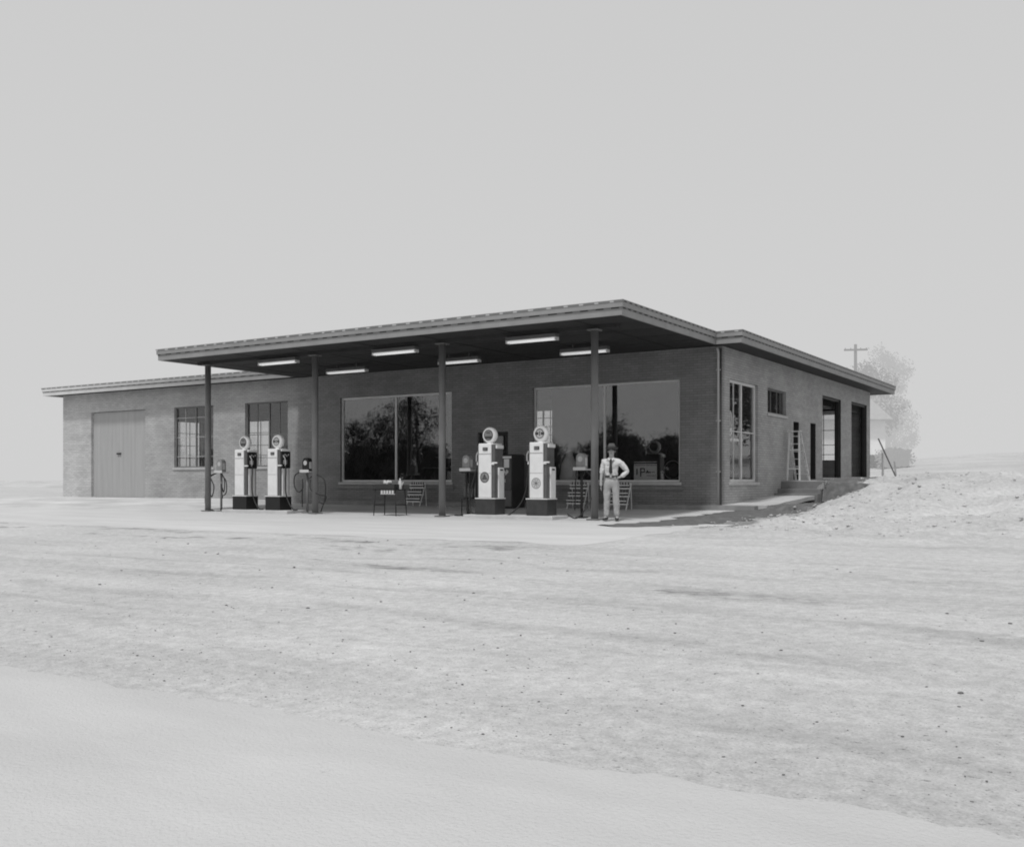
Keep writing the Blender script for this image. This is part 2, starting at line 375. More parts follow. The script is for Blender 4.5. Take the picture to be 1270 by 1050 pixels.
# face
skin('nose', [(0,-.098,1.655),(0,-.115,1.628),(0,-.105,1.615)], [(0,1),(1,2)], [.008,.015,.012], M['skin'], body, 1)
for s in (-1,1):
    skin('ear', [(s*.076,.005,1.655),(s*.084,.01,1.635),(s*.078,.005,1.61)], [(0,1),(1,2)], [.012,.016,.010], M['skin'], body, 1)
    bm = B(); bmesh.ops.create_icosphere(bm, subdivisions=2, radius=.008, matrix=Matrix.Translation((s*.03,-.086,1.650))); obj('eye', bm, M['dark'], body)
    bm = B(); bar(bm, (s*.016,-.094,1.668), (s*.045,-.084,1.67), .006, .006); obj('eyebrow', bm, M['hair'], body)
bm = B(); bar(bm, (-.026,-.094,1.588), (.026,-.094,1.588), .006, .007); obj('mouth', bm, M['dark'], body)
bm = B(); lathe(bm, [(.070,1.635),(.084,1.66),(.084,1.70),(.06,1.73)], 20)
for v in bm.verts: v.co.y = v.co.y*1.12+.018
obj('hair', bm, M['hair'], body)
# hat: brim, crown with a pinch, band
bm = B(); lathe(bm, [(.07,1.700),(.125,1.692),(.16,1.702),(.163,1.707),(.12,1.702),(.095,1.712),(.093,1.76),(.083,1.815),(.06,1.828),(.02,1.812),(0.001,1.808)], 28)
for v in bm.verts:
    v.co.y = v.co.y*1.12 - .0
    if v.co.z > 1.78: v.co.x *= .82
    if abs(v.co.x) > .11: v.co.z += .02*(abs(v.co.x)-.11)/.05
hat = obj('hat', bm, M['hat'], P); 
bm = B(); lathe(bm, [(.096,1.714),(.098,1.716),(.097,1.745),(.094,1.747)], 28)
for v in bm.verts: v.co.y *= 1.12
obj('hat_band', bm, M['dark'], hat)
# shirt (long left sleeve, right sleeve to the elbow)
V, Ed, Rd = [], [], []
a = add((0,0,1.02),(.158,.118)); b = add((0,0,1.12),(.160,.122),a); c = add((0,.004,1.28),(.182,.13),b); d = add((0,.01,1.405),(.15,.103),c); e = add((0,.008,1.475),(.07,.068),d)
s1 = add((.18,.01,1.40),.078,d); s2 = add((.37,.063,1.17),.062,s1); s3 = add((.28,.01,1.08),.056,s2); add((.215,-.018,1.035),.044,s3)
s4 = add((-.18,.01,1.40),.078,d); s5 = add((-.215,.018,1.26),.068,s4); add((-.24,.02,1.10),.06,s5)
sh = skin('shirt', V, Ed, Rd, M['shirt'], P, 3)
crease(sh, .014, 16, .8)
bm = B()
for s in (-1,1):
    vs = [bm.verts.new(p) for p in ((0,-.098,1.455),(s*.06,-.085,1.495),(s*.075,-.095,1.46),(s*.035,-.128,1.415))]; bm.faces.new(vs)
obj('collar', bm, M['shirt'], sh)
for s in (-1, 1):
    bm = B(); box(bm, s*.095-.04, s*.095+.04, -.142, -.128, 1.235, 1.245); obj('pocket_flap', bm, M['trouser'], sh)
bm = B()
tie = [(.022,1.455,-.112),(.03,1.43,-.13),(.022,1.41,-.138),(.034,1.25,-.150),(.042,1.14,-.143),(.0,1.09,-.138)]
L_ = [bm.verts.new((-w,y,z)) for w,z,y in tie]; R_ = [bm.verts.new((w,y,z)) for w,z,y in tie]
for k in range(len(tie)-1):
    try: bm.faces.new((L_[k],R_[k],R_[k+1],L_[k+1]))
    except ValueError: pass
o = obj('tie', bm, M['dark'], P); so = o.modifiers.new('thick','SOLIDIFY'); so.thickness = .012
# trousers
V, Ed, Rd = [], [], []
a = add((0,0,.95),(.158,.122)); b = add((0,0,1.035),(.150,.118),a)
for s, fx in ((1,.0),(-1,.0)):
    h1 = add((s*.095,0,.84),.108,a); h2 = add((s*.108,-.008,.50),.083,h1); h3 = add((s*.118,.008,.30),.078,h2); add((s*.125,.0,.085),.07,h3)
crease(skin('trousers', V, Ed, Rd, M['trouser'], P, 3), .014, 13, .5)
bm = B(); lathe(bm, [(.150,1.025),(.158,1.028),(.158,1.062),(.150,1.065)], 28)
for v in bm.verts: v.co.y *= .80
bl = obj('belt', bm, M['dark'], P)
bm = B(); box(bm, -.022,.022,-.134,-.124,1.03,1.06); obj('buckle', bm, M['chrome'], bl)
for s, fx in ((1,.03),(-1,-.04)):
    sh_ = skin('shoe', [(s*.125,.05,.05),(s*.125,.0,.055),(s*.125+fx*.5,-.1,.045),(s*.125+fx,-.2,.035)], [(0,1),(1,2),(2,3)], [(.045,.045),(.05,.05),(.052,.042),(.045,.030)], M['shoe'], P, 2)

def axis(lo, hi, dense_lo, dense_hi, step, grow=1.18):
    a = []; v = dense_lo
    while v <= dense_hi: a.append(v); v += step
    s = step; v = a[-1]
    while v < hi: s *= grow; v += s; a.append(min(v, hi))
    s = step; v = a[0]; pre = []
    while v > lo: s *= grow; v -= s; pre.append(max(v, lo))
    return pre[::-1] + a
xs = axis(-900, 900, -18, 14, .2); ys = axis(-700, 1500, -26, 18, .2)
bm = B(); lay = bm.verts.layers.float.new('soil')
grid = []
for y in ys:
    row = []
    for x in xs:
        z = ground_z(x, y)
        if x < 1.0 and -12 < y < 17.5: z -= .06
        v = bm.verts.new((x, y, z))
        # soil mask: trench strip beside the slab, scuffed strip in front of the apron
        s = 0
        c = 1.75 + .4*noise.noise(Vector((y*.45, 0, 5)))
        wdt = .85 + .35*noise.noise(Vector((y*.6, 9, 0)))
        s = max(s, (1-sstep(wdt*.6, wdt*1.3, abs(x-c))) * sstep(-8.2, -6.2, y)*(1-sstep(7.5, 9.5, y)))
        d = y + 12.9 + .05*(x+5)
        s = max(s, .7*(1-sstep(.3, 1.8, abs(d)))*sstep(.0, .4, noise.noise(Vector((x*.5, y*1.6, 11)))+.7*noise.noise(Vector((x*2., y*4, 3))))*(1-sstep(1,4,x)))
        s = max(s, .6*(1-sstep(.1, .5, abs(y+15.6+.12*x)))*sstep(-.1, .25, noise.noise(Vector((x*.3, y*.7, 21))))*(1-sstep(6,9,x)))
        v[lay] = s
        row.append(v)
    grid.append(row)
for j in range(len(ys)-1):
    for i in range(len(xs)-1):
        f = bm.faces.new((grid[j][i], grid[j][i+1], grid[j+1][i+1], grid[j+1][i])); f.smooth = True
tag(obj('ground', bm, M['ground']), kind='structure')

def sheet(name, x0, x1, y0, y1, m, zf, dz, nx=60, ny=14, ragged=(0,0,0,0), th=.12):
    bm = B(); g = []
    for j in range(ny+1):
        row = []
        for i in range(nx+1):
            x = x0+(x1-x0)*i/nx; y = y0+(y1-y0)*j/ny
            if j == 0: y += ragged[0]*noise.noise(Vector((x*.8, 1, 0))) + ragged[0]*.5*noise.noise(Vector((x*3.1, 1, 0)))
            if i == nx: x += ragged[1]*noise.noise(Vector((y*.8, 4, 0)))
            if j == ny: y += ragged[2]*noise.noise(Vector((x*.5, 8, 0))) + ragged[2]*.8*noise.noise(Vector((x*2.3, 1, 0)))+ ragged[2]*.7*noise.noise(Vector((x*9.3, 1, 0)))
            row.append(bm.verts.new((x, y, zf(x, y)+dz)))
        g.append(row)
    for j in range(ny):
        for i in range(nx): bm.faces.new((g[j][i], g[j][i+1], g[j+1][i+1], g[j+1][i]))
    edge = [g[0][i] for i in range(nx+1)] + [g[j][nx] for j in range(1, ny+1)] + [g[ny][i] for i in range(nx-1, -1, -1)] + [g[j][0] for j in range(ny-1, 0, -1)]
    low = [bm.verts.new((v.co.x, v.co.y, v.co.z-th)) for v in edge]
    n = len(edge)
    for k in range(n): bm.faces.new((edge[k], low[k], low[(k+1)%n], edge[(k+1)%n]))
    return tag(obj(name, bm, m), kind='structure')
flat = lambda x, y: base_z(x, y)
sheet('forecourt_slab', -34, 1.0, -5.4, -.002, M['slab'], flat, .0)
sheet('concrete_apron', -60, 2.2, -12.0, -5.4, M['apron'], flat, .006, 300, 12, ragged=(.35, .5, 0, 0))
sheet('road', -160, 160, -45, -22.13, M['road'], lambda x, y: base_z(x, y), .012, 4200, 10, ragged=(0, 0, .09, 0), th=.03)
def walk_z(x, y): return .3 + .22*sstep(0, 5.2, y)
sheet('walkway', .0, 1.25, .0, 5.2, M['walk'], walk_z, .004, 6, 14, ragged=(0,.12,0,0))
bm = B(); box(bm, -15.6, 1.02, -.32, -.003, .05, .295); tag(obj('wall_kerb', bm, M['kerb'], bevel=.01), kind='structure')
# dirt lane behind the corner: floor of the service doors' threshold
bm = B(); box(bm, 0, 1.35, 5.2, 17.3, .2, .95); box(bm, .0, 1.35, 4.85, 5.2, .2, .72); box(bm, .0, 1.35, 4.5, 4.85, .2, .58)
tag(obj('door_porch', bm, M['steps'], bevel=.01), kind='structure')
bm = B(); box(bm, .0, 1.1, 5.3, 17.3, .954, .985); tag(obj('porch_pavement', bm, M['walk']), kind='structure')

# pump islands
for x0, x1 in ((-13.95, -11.2), (-4.95, -2.3)):
    bm = B(); box(bm, x0, x1, -5.33, -4.55, -.05, .10); tag(obj('pump_island', bm, M['island'], bevel=.015), kind='structure')

# dark damp soil lying in the strip between the concrete and the earth bank
bm = B(); ctr = spline([(.05,-7.1,0),(.6,-6.3,0),(1.0,-5.2,0),(1.1,-3.5,0),(1.35,-1,0),(1.75,1.5,0),(1.9,4,0),(1.95,6.5,0),(1.8,8.6,0)], 14); N_ = len(ctr); prev = None
for i, c in enumerate(ctr):
    d = (ctr[min(i+1,N_-1)]-ctr[max(i-1,0)]).normalized(); nn = Vector((d.y,-d.x,0)); f = i/(N_-1)
    wd = (.10+.72*math.sin(math.pi*min(1,.06+.9*f))**.5); row = []
    for k in range(-5, 6):
        e = wd*(1+.45*noise.noise(Vector((c.y*1.3, k>0, 2)))+.3*noise.noise(Vector((c.y*4.5, k>0, 5))))*k/5
        p = c + nn*e
        z = max(ground_z(p.x, p.y), (base_z(p.x,p.y)+.006) if (p.x < 2.2 and p.y < -5.2) or p.x < 1.02 else -9) + .02*(1-abs(k)/5)+.006
        if p.x < 1.27 and 0 < p.y < 5.3: z = min(z, walk_z(p.x,p.y)-.03)
        row.append(bm.verts.new((p.x, p.y, z)))
    if prev:
        for k in range(10): bm.faces.new((prev[k], prev[k+1], row[k+1], row[k])).smooth = True
    prev = row
tag(obj('damp_soil', bm, M['soil']), kind='structure')

# stones, clods and weeds
def scatter(name, m, spots, label, cat):
    bm = B()
    for (x, y, s) in spots:
        z = max(ground_z(x, y), (base_z(x, y)+.02 if y < -22 else -9))
        q = bmesh.ops.create_icosphere(bm, subdivisions=1, radius=s)
        rot = Matrix.Rotation(random.random()*6.3, 3, 'Z')
        for v in q['verts']:
            c = v.co.copy(); c.x *= 1.2; c.z *= .45; c *= 1+.35*noise.noise(c/s+Vector((x,y,0)))
            v.co = rot @ c + Vector((x, y, z + s*.2))
    tag(obj(name, bm, m), label, cat, kind='stuff')
sp = []
for _ in range(2600):
    x = random.uniform(-12, 12); y = -21.9 + abs(random.gauss(0, 2.2)); sp.append((x, y, random.choice((.002,.003,.003,.004,.005,.008))*random.uniform(.8,1.3)))
for _ in range(260):
    x = random.uniform(-20, 10); y = random.uniform(-20, -12.4); sp.append((x, y, random.choice((.006,.008,.01,.018))*random.uniform(.7,1.2)))
scatter('gravel', M['stone'], sp, 'small dark stones scattered over the pale dirt drive', 'gravel')
sp = []
for _ in range(2600):
    x = 2.0 + abs(random.gauss(0, 4)); y = random.uniform(-8, 16); sp.append((x, y, random.choice((.008,.012,.016,.024,.045))*random.uniform(.6,1.2)))
for _ in range(200):
    sp.append((random.uniform(1.2, 2.2), random.uniform(-6.5, 8), random.uniform(.01, .03)))
scatter('soil_clods', M['clod'], sp, 'loose pale clods of earth on the bank beside the building', 'soil')

# ------------------------------------------------------------------ the building
st = thing('filling_station', 'long low brick filling station with a flat canopy on four posts', 'building')
def wall(name, ax, c0, c1, a0, a1, z0, z1, openings, m=None):
    """solid wall along ax ('x' or 'y'), thickness c0..c1, with rectangular openings (a, a, z, z)"""
    bm = B()
    A = sorted({a0, a1, *[o[0] for o in openings], *[o[1] for o in openings]}); Z = sorted({z0, z1, *[o[2] for o in openings], *[o[3] for o in openings]})
    for i in range(len(A)-1):
        for k in range(len(Z)-1):
            am = (A[i]+A[i+1])/2; zm = (Z[k]+Z[k+1])/2
            if any(o[0] < am < o[1] and o[2] < zm < o[3] for o in openings): continue
            if ax == 'x': box(bm, A[i], A[i+1], c0, c1, Z[k], Z[k+1])
            else: box(bm, c0, c1, A[i], A[i+1], Z[k], Z[k+1])
    bmesh.ops.remove_doubles(bm, verts=bm.verts[:], dist=1e-4)
    # drop the inner faces between neighbouring blocks
    seen = {}
    for f in bm.faces: seen.setdefault(tuple(sorted(v.index for v in f.verts)), []).append(f)
    bm.verts.index_update(); seen = {}
    for f in bm.faces: seen.setdefault(tuple(sorted(v.index for v in f.verts)), []).append(f)
    dead = [f for fs in seen.values() if len(fs) > 1 for f in fs]
    bmesh.ops.delete(bm, geom=dead, context='FACES')
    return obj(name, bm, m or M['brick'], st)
T = .22
front_open = [(-28.03,-24.49,.3,3.88), (-22.72,-20.45,1.5,3.88), (-18.71,-16.5,1.5,3.88), (-13.97,-9.17,.93,3.86), (-8.15,-7.0,.3,2.5), (-6.09,-1.25,.93,3.83)]
side_open = [(.59,2.98,.93,3.83), (3.88,5.73,3.06,3.84), (6.51,7.14,1.0,2.93), (8.46,9.12,1.02,2.98), (9.97,12.51,1.08,4.05), (14.08,16.6,1.12,4.1)]
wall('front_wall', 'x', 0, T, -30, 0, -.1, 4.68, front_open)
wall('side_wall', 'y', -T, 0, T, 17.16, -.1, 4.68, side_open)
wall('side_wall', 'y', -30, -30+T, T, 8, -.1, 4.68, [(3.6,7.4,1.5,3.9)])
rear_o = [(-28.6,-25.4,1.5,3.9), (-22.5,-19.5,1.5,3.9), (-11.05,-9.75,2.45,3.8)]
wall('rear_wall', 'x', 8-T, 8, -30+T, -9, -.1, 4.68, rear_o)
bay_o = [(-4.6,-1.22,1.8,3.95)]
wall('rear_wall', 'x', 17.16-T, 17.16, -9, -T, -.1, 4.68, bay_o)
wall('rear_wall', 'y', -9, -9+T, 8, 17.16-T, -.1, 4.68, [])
# inside
bm = B(); box(bm, -30+T, -T, T, 6, .2, .5); o = obj('floor', bm, M['innerf'], st)
bm = B(); box(bm, -9+T, -T, 6, 17.16-T, .2, 1.07); box(bm, -30+T, -9, 6, 8-T, .2, .5); obj('floor', bm, M['innerf'], st)
bm = B(); box(bm, -8.9, -T, 6.0, 6.14, .5, 4.67); obj('partition_or_added_wall', bm, M['inner'], st)
bm = B(); box(bm, -1.5, -1.4, 6.15, 9.6, 1.07, 4.67); obj('partition_or_added_wall', bm, M['machine'], st)  # dark inner wall, added so the side doorways look dark
bm = B(); box(bm, -1.4, -.23, 9.5, 9.6, 1.07, 4.67); obj('partition_or_added_wall', bm, M['machine'], st)  # return of the added dark wall behind the side doorways
bm = B(); box(bm, -15.1, -14.96, T, 7.7, .5, 4.67); obj('partition_or_added_wall', bm, M['inner'], st)

def grid_window(name, ax, c, a0, a1, z0, z1, vb, hb, m, gm, w=.05, d=.07, sub=.025, main=(), sill=True, out=-1, mframe=None):
    """frame round an opening with bars at fractions vb / hb; c = plane of the frame; out = side the sill sticks out to"""
    bm = B()
    def P(a, b, z_, zz, dd=d):
        if ax == 'x': box(bm, a, b, c-dd/2, c+dd/2, z_, zz)
        else: box(bm, c-dd/2, c+dd/2, a, b, z_, zz)
    P(a0+.003, a0+w, z0+.003, z1-.003); P(a1-w, a1-.003, z0+.003, z1-.003); P(a0+w, a1-w, z0+.003, z0+w); P(a0+w, a1-w, z1-w, z1-.003)
    for f in main:
        x = a0+(a1-a0)*f; P(x-w/2, x+w/2, z0+w, z1-w, d-.004)
    fr = obj(name, bm, mframe or m, st)
    bm = B()
    for f in vb:
        x = a0+(a1-a0)*f; P(x-sub/2, x+sub/2, z0+w, z1-w, d*.5)
    for f in hb:
        z = z0+(z1-z0)*f; P(a0+w, a1-w, z-sub/2, z+sub/2, d*.46)
    if vb or hb: obj('glazing_bar', bm, m, fr)
    else: bm.free()
    bm = B(); P(a0+.01, a1-.01, z0+.01, z1-.01, .008); obj('pane', bm, gm, fr)
    if sill:
        bm = B(); y0, y1 = (c+out*.16, c+out*.035)
        y0, y1 = min(y0,y1), max(y0,y1)
        if ax == 'x': box(bm, a0-.06, a1+.06, y0, y1, z0-.09, z0-.002)
        else: box(bm, y0, y1, a0-.06, a1+.06, z0-.09, z0-.002)
        obj('sill', bm, M['sill'], fr, bevel=.008)
    return fr
FY = .12
# display windows
grid_window('display_window', 'x', FY, -13.97, -9.17, .93, 3.86, [], [], M['frame'], M['glass'], w=.07, main=(.504,))
grid_window('display_window', 'x', FY, -6.09, -1.25, .93, 3.83, [], [], M['frame'], M['glass'], w=.06, main=(.5,))
grid_window('sash_window', 'x', FY, -22.72, -20.45, 1.5, 3.88, [.25,.75], [.18,.5,.82], M['steelpale'], M['glass2'], w=.05, main=(.52,), mframe=M['steel'])
grid_window('sash_window', 'x', FY, -18.71, -16.5, 1.5, 3.88, [.25,.77], [.18,.5], M['steel'], M['glass2'], w=.05, main=(.53,), mframe=M['steel'])
grid_window('display_window', 'y', -FY, .59, 2.98, .93, 3.83, [.25], [.5], M['frame'], M['glass3'], w=.08, main=(.5,), out=1)
grid_window('sash_window', 'y', -FY, 3.88, 5.73, 3.06, 3.84, [.33,.66], [], M['steel'], M['glass2'], w=.05, out=1)
grid_window('sash_window', 'y', -30+.1, 3.6, 7.4, 1.5, 3.9, [.17,.33,.67,.83], [.25,.5,.75], M['steel'], M['glass2'], w=.05, main=(.5,), sill=False)
for a, b, c, d in rear_o: grid_window('sash_window', 'x', 8-.1, a, b, c, d, [.25,.75], [.25,.5,.75], M['steel'], M['glass2'], w=.05, main=(.5,), sill=False)
grid_window('sash_window', 'x', 17.16-.1, -4.6, -1.22, 1.8, 3.95, [.2,.4,.6,.8], [.14,.33,.62], M['steel'], M['glass2'], w=.06, sill=False)
# brick ledge under the display windows
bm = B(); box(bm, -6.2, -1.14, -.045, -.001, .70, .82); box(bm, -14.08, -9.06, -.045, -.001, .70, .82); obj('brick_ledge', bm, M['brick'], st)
# entrance door
bm = B(); box(bm, -8.12, -8.03, .08, .16, .31, 2.49); box(bm, -7.12, -7.03, .08, .16, .31, 2.49); box(bm, -8.03, -7.12, .08, .16, 2.38, 2.49); box(bm, -8.03, -7.12, .08, .16, .31, .45)
d = obj('entrance_door', bm, M['black'], st)
bm = B(); box(bm, -8.03, -7.12, .115, .125, .45, 2.38); obj('pane', bm, M['glass2'], d)
bm = B(); box(bm, -7.2, -7.14, .03, .08, 1.2, 1.4); obj('handle', bm, M['chrome'], d)
# garage door on the left wing: vertical boards
bm = B()
for i in range(14):
    x0 = -28.01 + i*3.5/14; box(bm, x0+.001, x0+.25-.001, .10+.0015*(i%3), .15, .31, 3.86)
d = obj('garage_door', bm, M['woodp'], st)
bm = B(); box(bm, -26.4, -26.15, .05, .1, 2.08, 2.14); obj('handle', bm, M['black'], d)
# dark sheets added on the jambs as painted shade in side doors and bays
for (a, b, z0, z1) in side_open[2:]:
    bm = B(); e = .012; box(bm, -.24, -.012, b-e, b-.001, z0+.02, z1-.001); box(bm, -.24, -.012, a+.001, a+e, z0+.02, z1-.001); box(bm, -.24, -.012, a+e, b-e, z1-e, z1-.001)
    obj('jamb_shade', bm, M['machine'], st)
# concrete lintels / thresholds of the bays
for (a, b, z0, z1) in side_open[4:]:
    bm = B(); box(bm, -.2, .02, a+.002, b-.002, z0-.05, z0+.012); obj('threshold', bm, M['walk'], st)
    bm = B(); box(bm, -.17, -.06, a+.003, a+.09, z0+.014, z1-.003); box(bm, -.17, -.06, b-.09, b-.003, z0+.014, z1-.003); box(bm, -.17, -.06, a+.09, b-.09, z1-.09, z1-.003); obj('bay_frame', bm, M['machine'], st)
    bm = B()
    for k in range(3): box(bm, -.3-.9*k-.86, -.3-.9*k, a+.06, b-.06, z1-.34, z1-.28)
    obj('raised_door', bm, M['machine'], st)
# downspout at the corner
bm = B(); tubep(bm, [(-.09,-.06,.3), (-.09,-.06,4.5), (-.09,-.14,4.62)], .035); 
for z in (1.2, 2.6, 4.): box(bm, -.15, -.03, -.075, -.003, z, z+.03)
obj('downspout', bm, M['sill'], st)
bm = B(); box(bm, -.045,-.01,-.035,-.002,.3,4.6); obj('corner_strip', bm, M['drip'], st)

# roof
OUT = [(-30.7,8.7), (-30.7,-.5), (-15.8,-.5), (-15.8,-6.2), (0.0,-6.2), (0.0,-.5), (.73,-.5), (.73,18.4), (-9.7,18.4), (-9.7,8.7)]
def offset(P, d):
    n = len(P); out = []
    for i in range(n):
        a, b, c = Vector(P[i-1]), Vector(P[i]), Vector(P[(i+1)%n])
        n1 = Vector(((b-a).y, -(b-a).x)).normalized(); n2 = Vector(((c-b).y, -(c-b).x)).normalized()
        k = n1 + n2; k = k/(k.dot(n1)); out.append(b + k*d)
    return out
def ring(bm, d0, d1, z0, z1):
    a, b = offset(OUT, d0), offset(OUT, d1); n = len(a)
    V = [[bm.verts.new((p.x, p.y, z)) for p in q] for q, z in ((a,z0),(b,z0),(b,z1),(a,z1))]
    for i in range(n):
        j = (i+1) % n
        for k in range(4): bm.faces.new((V[k][i], V[k][j], V[(k+1)%4][j], V[(k+1)%4][i]))
def plate(bm, d, z0, z1):
    q = offset(OUT, d); lo = [bm.verts.new((p.x,p.y,z0)) for p in q]; hi = [bm.verts.new((p.x,p.y,z1)) for p in q]
    bm.faces.new(lo[::-1]); bm.faces.new(hi); n = len(q)
    for i in range(n): bm.faces.new((lo[i], lo[(i+1)%n], hi[(i+1)%n], hi[i]))
bm = B(); plate(bm, -.045, 4.73, 4.95); rf = obj('roof', bm, M['roof'], st)
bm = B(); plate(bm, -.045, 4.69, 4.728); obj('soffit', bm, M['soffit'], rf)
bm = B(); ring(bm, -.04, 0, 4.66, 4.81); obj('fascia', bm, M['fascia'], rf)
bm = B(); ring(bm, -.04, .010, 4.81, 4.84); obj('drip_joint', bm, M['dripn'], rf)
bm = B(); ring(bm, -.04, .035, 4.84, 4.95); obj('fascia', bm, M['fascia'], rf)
bm = B(); ring(bm, -.12, .055, 4.984, 5.0); obj('gravel_stop', bm, M['lip'], rf)
bm = B(); ring(bm, -.10, .045, 4.95, 4.984); obj('gravel_stop_joint', bm, M['lipn'], rf)
# soffit seams, edge beam and battens under the canopy
bm = B()
for y in (-1.4, -2.6, -3.8): box(bm, -15.7, -.1, y-.012, y+.012, 4.683, 4.689)
for x in [ -15.0+2.275*i for i in range(7)]: box(bm, x-.02, x+.02, -6.1, -.05, 4.678, 4.6825)
obj('soffit_batten', bm, M['black'], rf)
bm = B(); box(bm, -15.4, -.7, -5.03, -4.87, 4.60, 4.688); obj('beam', bm, M['soffit'], rf)
for x in (-1.34, -5.89, -10.45, -15.0):
    z0 = slab_z(-4.95)
    bm = B(); tubep(bm, [(x,-4.95,z0-.05), (x,-4.95,4.6)], .092, 20); p = obj('canopy_post', bm, M['post'], st)
    bm = B(); box(bm, x-.15, x+.15, -5.1, -4.8, z0+.0, z0+.035); obj('base_plate', bm, M['post'], p)
    bm = B(); box(bm, x-.14, x+.14, -5.09, -4.81, 4.57, 4.598); obj('cap_plate', bm, M['post'], p)

# lights under the canopy
def light_fix(x0, x1, y, z, label):
    t = thing('strip_light', label, 'ceiling light', ((x0+x1)/2, y, z), 0, 'strip lights under the canopy')
    L = (x1-x0)/2
    bm = B(); box(bm, -L, L, -.10, .10, .025, .11); box(bm, -L*.5-.02, -L*.5+.02, -.02, .02, .09, 4.69-z); box(bm, L*.5-.02, L*.5+.02, -.02, .02, .09, 4.69-z)
    obj('housing', bm, M['pumpd'], t)
    bm = B(); box(bm, -L, -L+.03, -.09, .09, -.05, .024); box(bm, L-.03, L, -.09, .09, -.05, .024); obj('end_cap', bm, M['frame'], t)
    for s in (-1, 1):
        bm = B(); tubep(bm, [(-L+.05, s*.055, -.015), (L-.05, s*.055, -.015)], .03, 10); obj('tube', bm, M['tube'], t)
fx = [(-12.65,-11.1,-5.0,'front'), (-8.2,-6.7,-5.0,'front'), (-3.8,-2.35,-5.0,'front'), (-12.6,-10.95,-2.1,'back'), (-7.95,-6.5,-2.3,'back'), (-3.8,-2.35,-2.25,'back')]
names = ['strip light nearest the left end of the canopy, front row, between the two left posts', 'middle strip light of the front row, between the second and third post', 'largest strip light, front row, beside the right-hand post',
         'strip light of the back row left of the big left display window', 'middle strip light of the back row, half behind the third post', 'strip light of the back row crossing behind the right-hand post']
for f, nme in zip(fx, names): light_fix(f[0], f[1], f[2] if f[3]=='back' else f[2]+.0, 4.47, nme)

